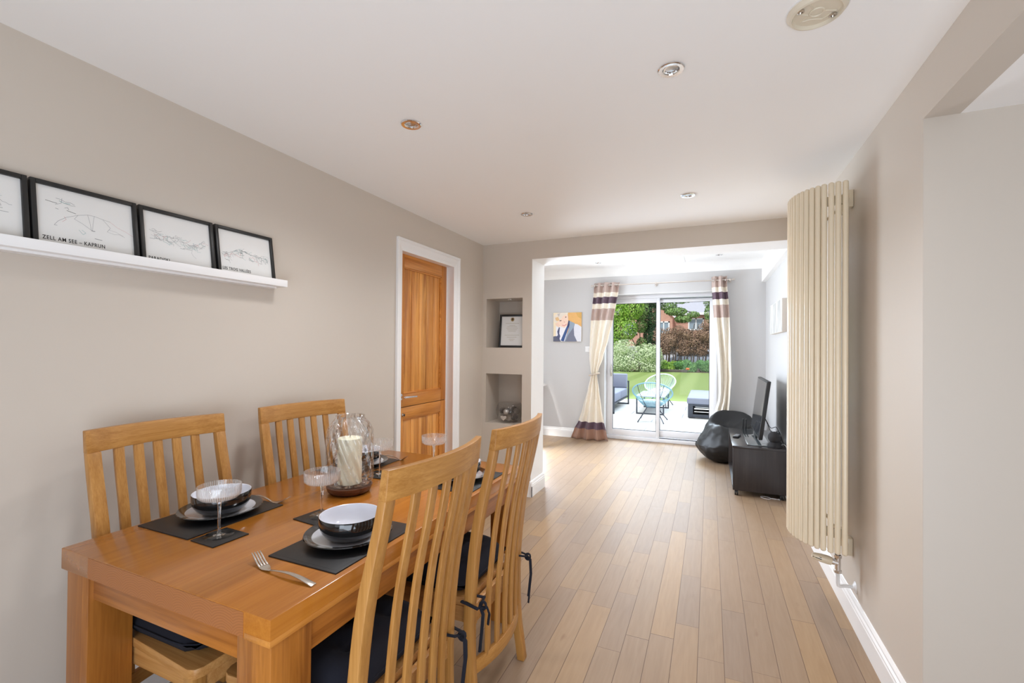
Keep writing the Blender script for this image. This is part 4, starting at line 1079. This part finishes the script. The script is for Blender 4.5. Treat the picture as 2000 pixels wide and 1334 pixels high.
for i in range(rows_):
    for j in range(seg):
        fs.append((i*seg+j, i*seg+(j+1) % seg, (i+1)*seg+(j+1) % seg, (i+1)*seg+j))
bm_.add(vs, fs)
t = thing('bean_bag', 'slumped black leather bean bag between patio door and TV bench', 'bean bag', (.215, 6.38, 0))
bb = bm_.build('bag', LEATHER, t, smooth=80, sub=1)
b = MB(); b.tube([(-.13, -.335, .22), (-.09, -.352, .215), (-.05, -.356, .222)], .009, 8, flat=.6); b.build('handle_loop', LEATHER, t)

# ------------------------------------------------------------------ garden
def patio_mat():
    k = Mt('pale_paving'); v = k.coord()
    br = k.n('ShaderNodeTexBrick'); k.t.links.new(k.map(v, (1, 1, 1)), br.inputs['Vector'])
    br.inputs['Color1'].default_value = sRGB(186, 185, 183); br.inputs['Color2'].default_value = sRGB(198, 196, 193); br.inputs['Mortar'].default_value = sRGB(140, 142, 148)
    br.inputs['Scale'].default_value = 1; br.inputs['Brick Width'].default_value = 1.1; br.inputs['Row Height'].default_value = .75; br.inputs['Mortar Size'].default_value = .012
    k.set(k.b.inputs['Base Color'], br.outputs['Color']); k.b.inputs['Roughness'].default_value = .6; return k.m
def grass_mat():
    k = Mt('striped_lawn'); v = k.coord(); xyz = k.sep(v)
    st = k.m_('MULTIPLY', k.m_('ADD', k.m_('SINE', k.m_('MULTIPLY', xyz[0], 5.5)), 1), .5)
    n = k.noise(v, 2.2, 4); n2 = k.noise(v, 60, 2)
    c = k.mix(k.ramp(st, [(.3, (0, 0, 0, 1)), (.7, (1, 1, 1, 1))]), sRGB(126, 154, 78), sRGB(150, 174, 104))
    c = k.mix(k.m_('MULTIPLY', n, .5), c, sRGB(158, 160, 100)); c = k.mix(k.m_('MULTIPLY', n2, .35), c, sRGB(92, 124, 54))
    k.set(k.b.inputs['Base Color'], c); k.b.inputs['Roughness'].default_value = .9; return k.m
boxes('ground_patio', patio_mat(), [(-7, 5, 7.25, 14.0, -.25, -.10)])
boxes('ground_lawn', grass_mat(), [(-30, 22, 14.0, 32.2, -.25, -.10), (-30, -7, 3, 14.0, -.25, -.10), (5, 22, 3, 14, -.25, -.10)])
boxes('ground_border_soil', plain('soil', sRGB(104, 84, 68), .95, var=.3, scale=6), [(-30, 22, 32.2, 60, -.25, -.08)])
b = MB(); b.box(-4.4, -1.35, 32.0, 32.15, -.10, .08); o = b.build('sleeper_edging', plain('weathered_sleeper', sRGB(98, 90, 88), .9, var=.3, scale=5), bevel=.01); tag(o, 'weathered dark timber sleeper edging the garden border', 'border edging')

def leaf_mat(name, c0, c1, c2):
    k = Mt(name); v = k.coord(); n = k.noise(v, 1.4, 3); wn = k.noise(v, 9, 2)
    c = k.ramp(k.m_('ADD', k.m_('MULTIPLY', n, .4), k.m_('MULTIPLY', wn, .6)), [(.3, sRGB(*c0)), (.5, sRGB(*c1)), (.68, sRGB(*c2))])
    k.set(k.b.inputs['Base Color'], c); k.b.inputs['Roughness'].default_value = .55
    k.b.inputs['Subsurface Weight'].default_value = 0
    return k.m
LBR = leaf_mat('bright_green_leaves', (84, 132, 44), (142, 184, 70), (200, 226, 108))
LIV = leaf_mat('dark_ivy_leaves', (30, 58, 34), (52, 86, 50), (92, 126, 78))
LVA = leaf_mat('variegated_leaves', (122, 158, 108), (206, 220, 180), (244, 247, 226))
LGR = leaf_mat('border_green_leaves', (56, 106, 50), (104, 158, 88), (160, 200, 120))
LBN = leaf_mat('copper_hedge_leaves', (104, 82, 70), (158, 126, 106), (204, 168, 140))
LMD = leaf_mat('mid_green_leaves', (84, 118, 60), (126, 160, 92), (170, 194, 128))
BARK = plain('bark', sRGB(92, 78, 68), .95, var=.3)
def leaves(cl_, n, size, seed, shape=1.6):
    """cl_: list of (cx,cy,cz, rx,ry,rz, weight)"""
    r = random.Random(seed); b = MB(); tw = sum(c[6] for c in cl_)
    for i in range(n):
        q = r.uniform(0, tw); 
        for c in cl_:
            q -= c[6]
            if q <= 0: break
        while True:
            d = Vector((r.uniform(-1, 1), r.uniform(-1, 1), r.uniform(-1, 1)))
            if .05 < d.length < 1: break
        d = d.normalized()*(d.length**.35)
        p = Vector((c[0]+d.x*c[3], c[1]+d.y*c[4], c[2]+d.z*c[5]))
        nrm = (d+Vector((r.uniform(-.9, .9), r.uniform(-.9, .9), r.uniform(-.4, 1.0)))).normalized()
        a = nrm.orthogonal().normalized(); a = Matrix.Rotation(r.uniform(0, 6.3), 3, nrm) @ a; e = nrm.cross(a)
        s = size*r.uniform(.6, 1.3); L = s*shape
        b.add([p-a*L*.5, p+e*s*.35+nrm*s*.08, p+a*L*.5, p-e*s*.35+nrm*s*.08], [(0, 1, 2, 3)])
    return b
def plant(name, label, cat, clumps, n, size, mat, seed, trunk=None, tr=.06, loc=(0, 0, -.09), group=None):
    t = thing(name, label, cat, loc, 0, group)
    leaves(clumps, n, size, seed).build('foliage', mat, t, smooth=0)
    if trunk:
        b = MB()
        for pts in trunk: b.tube(pts, [tr*(1-.5*i/max(1, len(pts)-1)) for i in range(len(pts))], 8)
        b.build('trunk', BARK, t)
    return t
def bush_clumps(w_, d_, h_, n, seed):
    r = random.Random(seed); out = []
    for i in range(n):
        x = r.uniform(-w_/2, w_/2); z = r.uniform(.12, .82)*h_*(1-.35*abs(2*x/w_)**2); s = r.uniform(.16, .3)*min(w_, h_*1.4)
        out.append((x, r.uniform(-d_/2, d_/2), z, s, s*.8, s*.8, s*s))
    return out
T0 = [[(0, 0, 0), (.05, 0, 1.2), (0, .1, 3)], [(.03, 0, 1.0), (.6, .1, 2.2)], [(0, 0, 1.1), (-.6, 0, 2.4)]]
plant('garden_tree', 'bright green leafy tree at the left of the garden', 'tree', [(-.8, 0, 4.2, 1.6, 1.2, 1.4, 2), (.2, 0, 3.0, 1.1, 1, 1.0, 1.2), (-1.2, .2, 2.6, 1.4, 1, .9, 1.3), (.9, .1, 4.6, .9, .9, 1.0, .9), (-.4, 0, 5.6, 1.6, 1.2, 1.1, 1.4), (-.6, -.2, 1.8, 1.1, .8, .7, .8)], 16000, .11, LBR, 1, T0, .13, (-6.1, 33.8, -.09))
plant('garden_tree', 'bright green sapling branches between the leafy tree and the ivy-clad trunk', 'tree', [(0, 0, 4.4, .7, .6, .8, 1), (.1, 0, 3.2, .45, .5, .5, .5), (-.1, 0, 5.3, .8, .6, .7, 1), (.15, 0, 1.9, .4, .4, .5, .4)], 4000, .10, LMD, 2, T0, .05, (-4.75, 34.6, -.09))
plant('ivy_tree', 'dark ivy-covered tree trunk in the middle of the garden view', 'tree', [(0, 0, .9, .45, .45, .9, .8), (0, 0, 2.4, .5, .5, 1.1, 1), (0, 0, 4.0, .6, .5, 1.2, 1), (.1, 0, 5.4, .9, .7, .9, 1)], 11000, .085, LIV, 3, [[(0, 0, 0), (0, 0, 6)]], .2, (-4.05, 35.0, -.09))
plant('variegated_shrub', 'pale cream and green shrub left of the garden border', 'shrub', bush_clumps(3.4, 1.0, 2.1, 26, 4), 17000, .075, LVA, 4, [[(0, 0, 0), (0, 0, .8)]], .05, (-5.0, 31.4, -.09))
for i, (x, w_, h_, m, lab) in enumerate([(-3.6, 1.2, 1.0, LGR, 'green border shrub next to the variegated shrub, by the patio door mullion'), (-2.55, 1.2, .85, LBR, 'yellow-green border plant in front of the copper hedge, left part'), (-1.55, 1.2, .80, LGR, 'mid green border plant in front of the copper hedge, middle'), (-.55, 1.2, .95, LGR, 'green border plant in front of the copper hedge, right part'), (.5, 1.3, .8, LMD, 'green border plant behind the right curtain edge')]):
    plant('border_plant', lab, 'plant', bush_clumps(w_, .7, h_, 12, 20+i), 3800, .075, m, 20+i, [[(0, 0, 0), (0, 0, .3)]], .03, (x, 32.9, -.09), 'low border plants')
b = MB(); b.sphere((0, 0, .10), .10, 12, 8, sc=(1.3, 1, .8)); o = b.build('flower_clump', plain('orange_petals', sRGB(226, 120, 70), .7)); tag(o, 'small orange flower clump at the front of the border', 'flowers', None, (-1.33, 32.35, 0.02))
hx = random.Random(9)
for i, x in enumerate((-2.95, -1.75, -.55, .65)):
    labs = ['copper-brown hedge plant, leftmost, beside the centre mullion', 'copper-brown hedge plant, second from the mullion', 'copper-brown hedge plant below the grey roof', 'copper-brown hedge plant at the right curtain']
    hh = 3.15+(.35 if i == 2 else 0)+(.35 if i == 3 else 0)
    cl_ = [(hx.uniform(-.5, .5), hx.uniform(-.3, .3), hx.uniform(1.30, hh-.25), .42, .35, .36, 1) for q in range(24)]
    tr_ = [[(dx, 0, 0), (dx*1.1, 0, 1.2), (dx*1.3, .05, hh-.5)] for dx in (-.45, -.1, .3)]+[[(dx, -.1, .3), (dx+.1, -.2, 1.0), (dx-.05, -.25, 2.0), (dx+.12, -.25, hh-.2)] for dx in (-.55, -.3, .05, .2, .5)]
    plant('beech_hedge', labs[i], 'hedge', cl_, 9000, .062, LBN, 40+i, tr_, .045, (x, 34.3, -.09), 'copper hedge')
plant('overhanging_branch', 'green leafy branches overhanging the copper hedge', 'tree', [(0, 0, 4.3, .8, .5, .30, 1), (.5, 0, 3.75, .6, .4, .30, .6), (-.6, 0, 4.7, .7, .4, .3, .6), (1.2, 0, 4.05, .45, .3, .22, .3), (.2, 0, 5.2, 1.2, .5, .35, .7)], 3400, .10, LMD, 60, [[(-1.2, .5, 0), (-1.2, .5, 4.6), (0, 0, 4.5), (1.2, 0, 4.2)], [(-.3, 0, 4.4), (.6, 0, 3.7)]], .06, (-2.3, 35.5, -.09))
plant('garden_tree', 'feathery grey-green tree at the right edge of the garden view', 'tree', [(0, 0, 4.2, .6, .4, .8, 1), (.6, 0, 3.4, .8, .5, .7, 1), (.2, 0, 5.2, .9, .6, .8, 1)], 4600, .09, LMD, 61, T0, .06, (.2, 37.0, -.09))

# neighbouring house
def brick_mat():
    k = Mt('red_brick'); v = k.coord(); br = k.n('ShaderNodeTexBrick'); k.t.links.new(k.map(v, (1, 1, 1), rot=(pi/2, 0, 0)), br.inputs['Vector'])
    br.inputs['Color1'].default_value = sRGB(196, 140, 122); br.inputs['Color2'].default_value = sRGB(210, 156, 136); br.inputs['Mortar'].default_value = sRGB(214, 190, 176); br.inputs['Scale'].default_value = 4
    k.set(k.b.inputs['Base Color'], br.outputs['Color']); k.b.inputs['Roughness'].default_value = .9; return k.m
hs = thing('neighbour_house', 'brick house with grey tiled roof and white windows beyond the garden', 'house', (-3.0, 45, -.1))
BR = brick_mat(); RT = plain('grey_roof_tiles', sRGB(176, 176, 190), .9, var=.2, scale=20); WH = plain('white_house_trim', sRGB(240, 240, 242), .5)
b = MB(); b.box(-2.8, 10, 1.5, 8, 0, 5.0); b.box(-5.5, -.2, 0, 8, 0, 4.6); b.prism([(-5.5, 4.6), (-.2, 4.6), (-2.9, 7.3)], 0, 8, 'y'); b.build('wall', BR, hs)
b = MB(); b.prism([(1.0, 4.95), (5.0, 8.2), (8.6, 4.95)], -.2, 10.3, 'x'); b.build('roof', RT, hs)
b = MB(); b.prism([(-5.8, 4.35), (-2.85, 7.35), (.1, 4.35), (.1, 4.75), (-2.85, 7.75), (-5.8, 4.75)], -.3, -.05, 'y'); b.box(-.2, 10.3, .95, 1.1, 4.78, 5.0); b.build('bargeboard', WH, hs)
def hwin(x0, x1, y, z0, z1):
    b = MB(); b.box(x0, x1, y-.06, y, z0, z0+.12).box(x0, x1, y-.06, y, z1-.12, z1).box(x0, x0+.12, y-.06, y, z0, z1).box(x1-.12, x1, y-.06, y, z0, z1).box((x0+x1)/2-.05, (x0+x1)/2+.05, y-.06, y, z0, z1)
    o = b.build('window', WH, hs); b = MB(); b.box(x0+.1, x1-.1, y-.02, y-.01, z0+.1, z1-.1); b.build('pane', plain('house_glass', sRGB(150, 165, 180), .15), o)
hwin(-1.5, -.45, 0, 3.0, 4.15); hwin(1.1, 2.5, 1.5, 3.35, 4.5); hwin(-4.8, -3.4, 0, 2.9, 4.1); hwin(4.0, 5.4, 1.5, 3.2, 4.4)
b = MB()
for xx in (-8, -4.6): b.box(xx, xx+3.3, 0, 1.4, .35, 1.3)
t = thing('parked_car', 'pale blue-grey car glimpsed through the hedge stems', 'car', (-1.0, 39.5, -.1))
b = MB(); b.prism([(-2.1, .3), (2.1, .3), (2.15, .8), (1.5, .95), (.9, 1.5), (-1.0, 1.5), (-1.6, .95), (-2.15, .8)], -.8, .8, 'y'); b.build('body', plain('silver_blue_paint', sRGB(196, 204, 226), .3, coat=.5), t, bevel=.06)
for xx in (-1.35, 1.35):
    for yy in (-.8, .62):
        b = MB(); b.tube([(xx, yy, .33), (xx, yy+.18, .33)], .33, 24); b.build('wheel', BLACK, t)
b = MB(); b.prism([(1.35, .98), (.85, 1.42), (-.95, 1.42), (-1.45, .98)], -.805, .805, 'y'); b.build('side_window', plain('car_glass', sRGB(60, 66, 76), .1), t)
b = MB(); b.box(-30, 22, 60, 60.2, 0, 1.8)
boxes('wall_garden_boundary', plain('pale_render', sRGB(206, 206, 214), .9, var=.1), [(-14, 10, 42.0, 42.15, -.1, 1.7)])

# ------------------------------------------------------------------ patio furniture
def ring_chair(loc, rz, cord, label, cush=None, lean=.62):
    t = thing('ring_chair', label, 'garden chair', loc, rz, 'round cord garden chairs')
    a_, b_ = .40, .39; N = 56
    cz = .60
    def ring(s):   # leaning oval ring, front low, back high  (local: -y is front)
        x = a_*cos(s); q = b_*sin(s); return Vector((x, q*cos(lean)+.02, cz+q*sin(lean)))
    nrm = Vector((0, -sin(lean), cos(lean)))
    b = MB(); b.tube([ring(2*pi*i/40) for i in range(40)], .014, 8, closed=True); b.build('ring', cord, t, smooth=60)
    hub = Vector((0, .10, .30))
    b = MB(); b.tube([hub+Vector((.10*cos(s), .08*sin(s), 0)) for s in [2*pi*i/20 for i in range(20)]], .009, 6, closed=True)
    b.build('hub', GREYMET, t)
    b = MB()
    for i in range(N):
        s = 2*pi*i/N; p0 = ring(s); p2 = hub+Vector((.10*cos(s), .08*sin(s), 0)); p1 = (p0+p2)*.5-nrm*.10
        pts = [p0*(1-u)**2+p1*2*u*(1-u)+p2*u*u for u in (0, .25, .5, .75, 1)]
        b.tube(pts, .0035, 4)
    b.build('cord_seat', cord, t, smooth=0)
    b = MB()
    for (x, y) in ((-.27, -.30), (.27, -.30), (0.03, .34), (-.25, .30), (.25, .30)):
        if (x, y) == (.03, .34): continue
        b.tube([(x*.35, .10+y*.15, .30), (x, y, .012)], .011, 6)
        b.tube([(x, y, 0), (x, y, .02)], .012, 8)
    b.build('legs', GREYMET, t)
    b = MB(); b.tube([(-.1, .16, .30), (-.22, .34, .62), (-.26, .33, .77)], .006, 6); b.tube([(.1, .16, .30), (.22, .34, .62), (.26, .33, .77)], .006, 6); b.build('back_strut', GREYMET, t)
    if cush:
        b = MB(); b.sphere((0, 0, 0), .25, 20, 12, sc=(1, .85, .28)); o = b.build('seat_pad', cush, t, smooth=60); o.location = (0, .02, .385); o.rotation_euler = (.25, 0, 0)
    return t
ring_chair((-1.09, 9.88, -.10), radians(180), BLUECORD, 'blue round cord chair on the patio, nearer one, back towards us', plain('aqua_pad', sRGB(196, 214, 222), .8), .60)
ring_chair((-1.22, 12.75, -.10), radians(-14), WHITECORD, 'white round cord chair on the patio, behind the blue one', plain('white_pad', sRGB(235, 238, 240), .8), .62)
t = thing('coffee_table', 'low grey metal sled-leg table between the round chairs', 'table', (-1.25, 11.52, -.10))
for y in (-.66, .66):
    b = MB(); b.box(-.31, -.28, y-.015, y+.015, 0, .40); b.box(.28, .31, y-.015, y+.015, 0, .40); b.box(-.28, .28, y-.015, y+.015, 0, .03); b.build('leg_frame', GREYMET, t)
b = MB(); b.box(-.32, .32, -.68, .68, .395, .42)
b.build('tabletop', plain('grey_table_slats', sRGB(170, 176, 184), .5), t, bevel=.003)
t = thing('garden_sofa', 'grey-blue cushioned metal garden sofa at the left of the patio', 'sofa', (-2.50, 11.6, -.10))
for y in (-1.02, 1.05):
    b = MB()
    b.box(.46, .495, y-.018, y+.018, 0, .62); b.box(-.48, -.445, y-.018, y+.018, 0, .62); b.box(-.48, .495, y-.018, y+.018, 0, .035); b.box(-.48, .495, y-.02, y+.02, .60, .635); b.build('arm_frame', GREYMET, t, bevel=.003)
b = MB(); b.box(-.46, .46, -1.0, 1.03, .19, .23); b.build('seat_frame', GREYMET, t)
for y0, y1 in ((-.98, .02), (.03, 1.02)):
    b = MB(); b.box(-.44, .46, y0, y1, .23, .45); b.build('seat_cushion', GREYCUSH, t, bevel=.03, seg=3)
    b = MB(); b.box(-.46, -.28, y0, y1, .45, .82); b.build('back_cushion', GREYCUSH, t, bevel=.03, seg=3)
b = MB(); b.box(-.28, .46, .86, 1.02, .45, .83); b.build('side_cushion', GREYCUSH, t, bevel=.03, seg=3)
b = MB(); b.box(-.28, .44, -1.0, -.86, .45, .80); b.build('side_cushion', GREYCUSH, t, bevel=.03, seg=3)
t = thing('storage_footstool', 'large grey-blue padded footstool with an open slot at right of patio', 'footstool', (.42, 11.70, -.10))
b = MB(); b.box(-.87, .87, -1.06, 1.06, .31, .45); b.build('cushion', GREYCUSH, t, bevel=.03, seg=3)
b = MB(); b.box(-.85, -.75, -1.04, 1.04, .02, .31); b.box(.75, .85, -1.04, 1.04, .02, .31); b.box(-.75, .75, -1.04, -1.0, .02, .09); b.box(-.75, .75, -1.04, -1.0, .27, .31); b.box(-.75, .75, 1.0, 1.04, .02, .31); b.build('frame', GREYMET, t, bevel=.004)
b = MB(); b.box(-.72, .75, -1.05, -1.03, .205, .225); b.box(-.72, .75, -1.05, -1.03, .145, .155); b.build('slot_bar', WH, t)
for x in (-.8, .8):
    for y in (-1.0, 1.0):
        b = MB(); b.tube([(x, y, 0), (x, y, .03)], .02, 10); b.build('foot', BLACK, t)
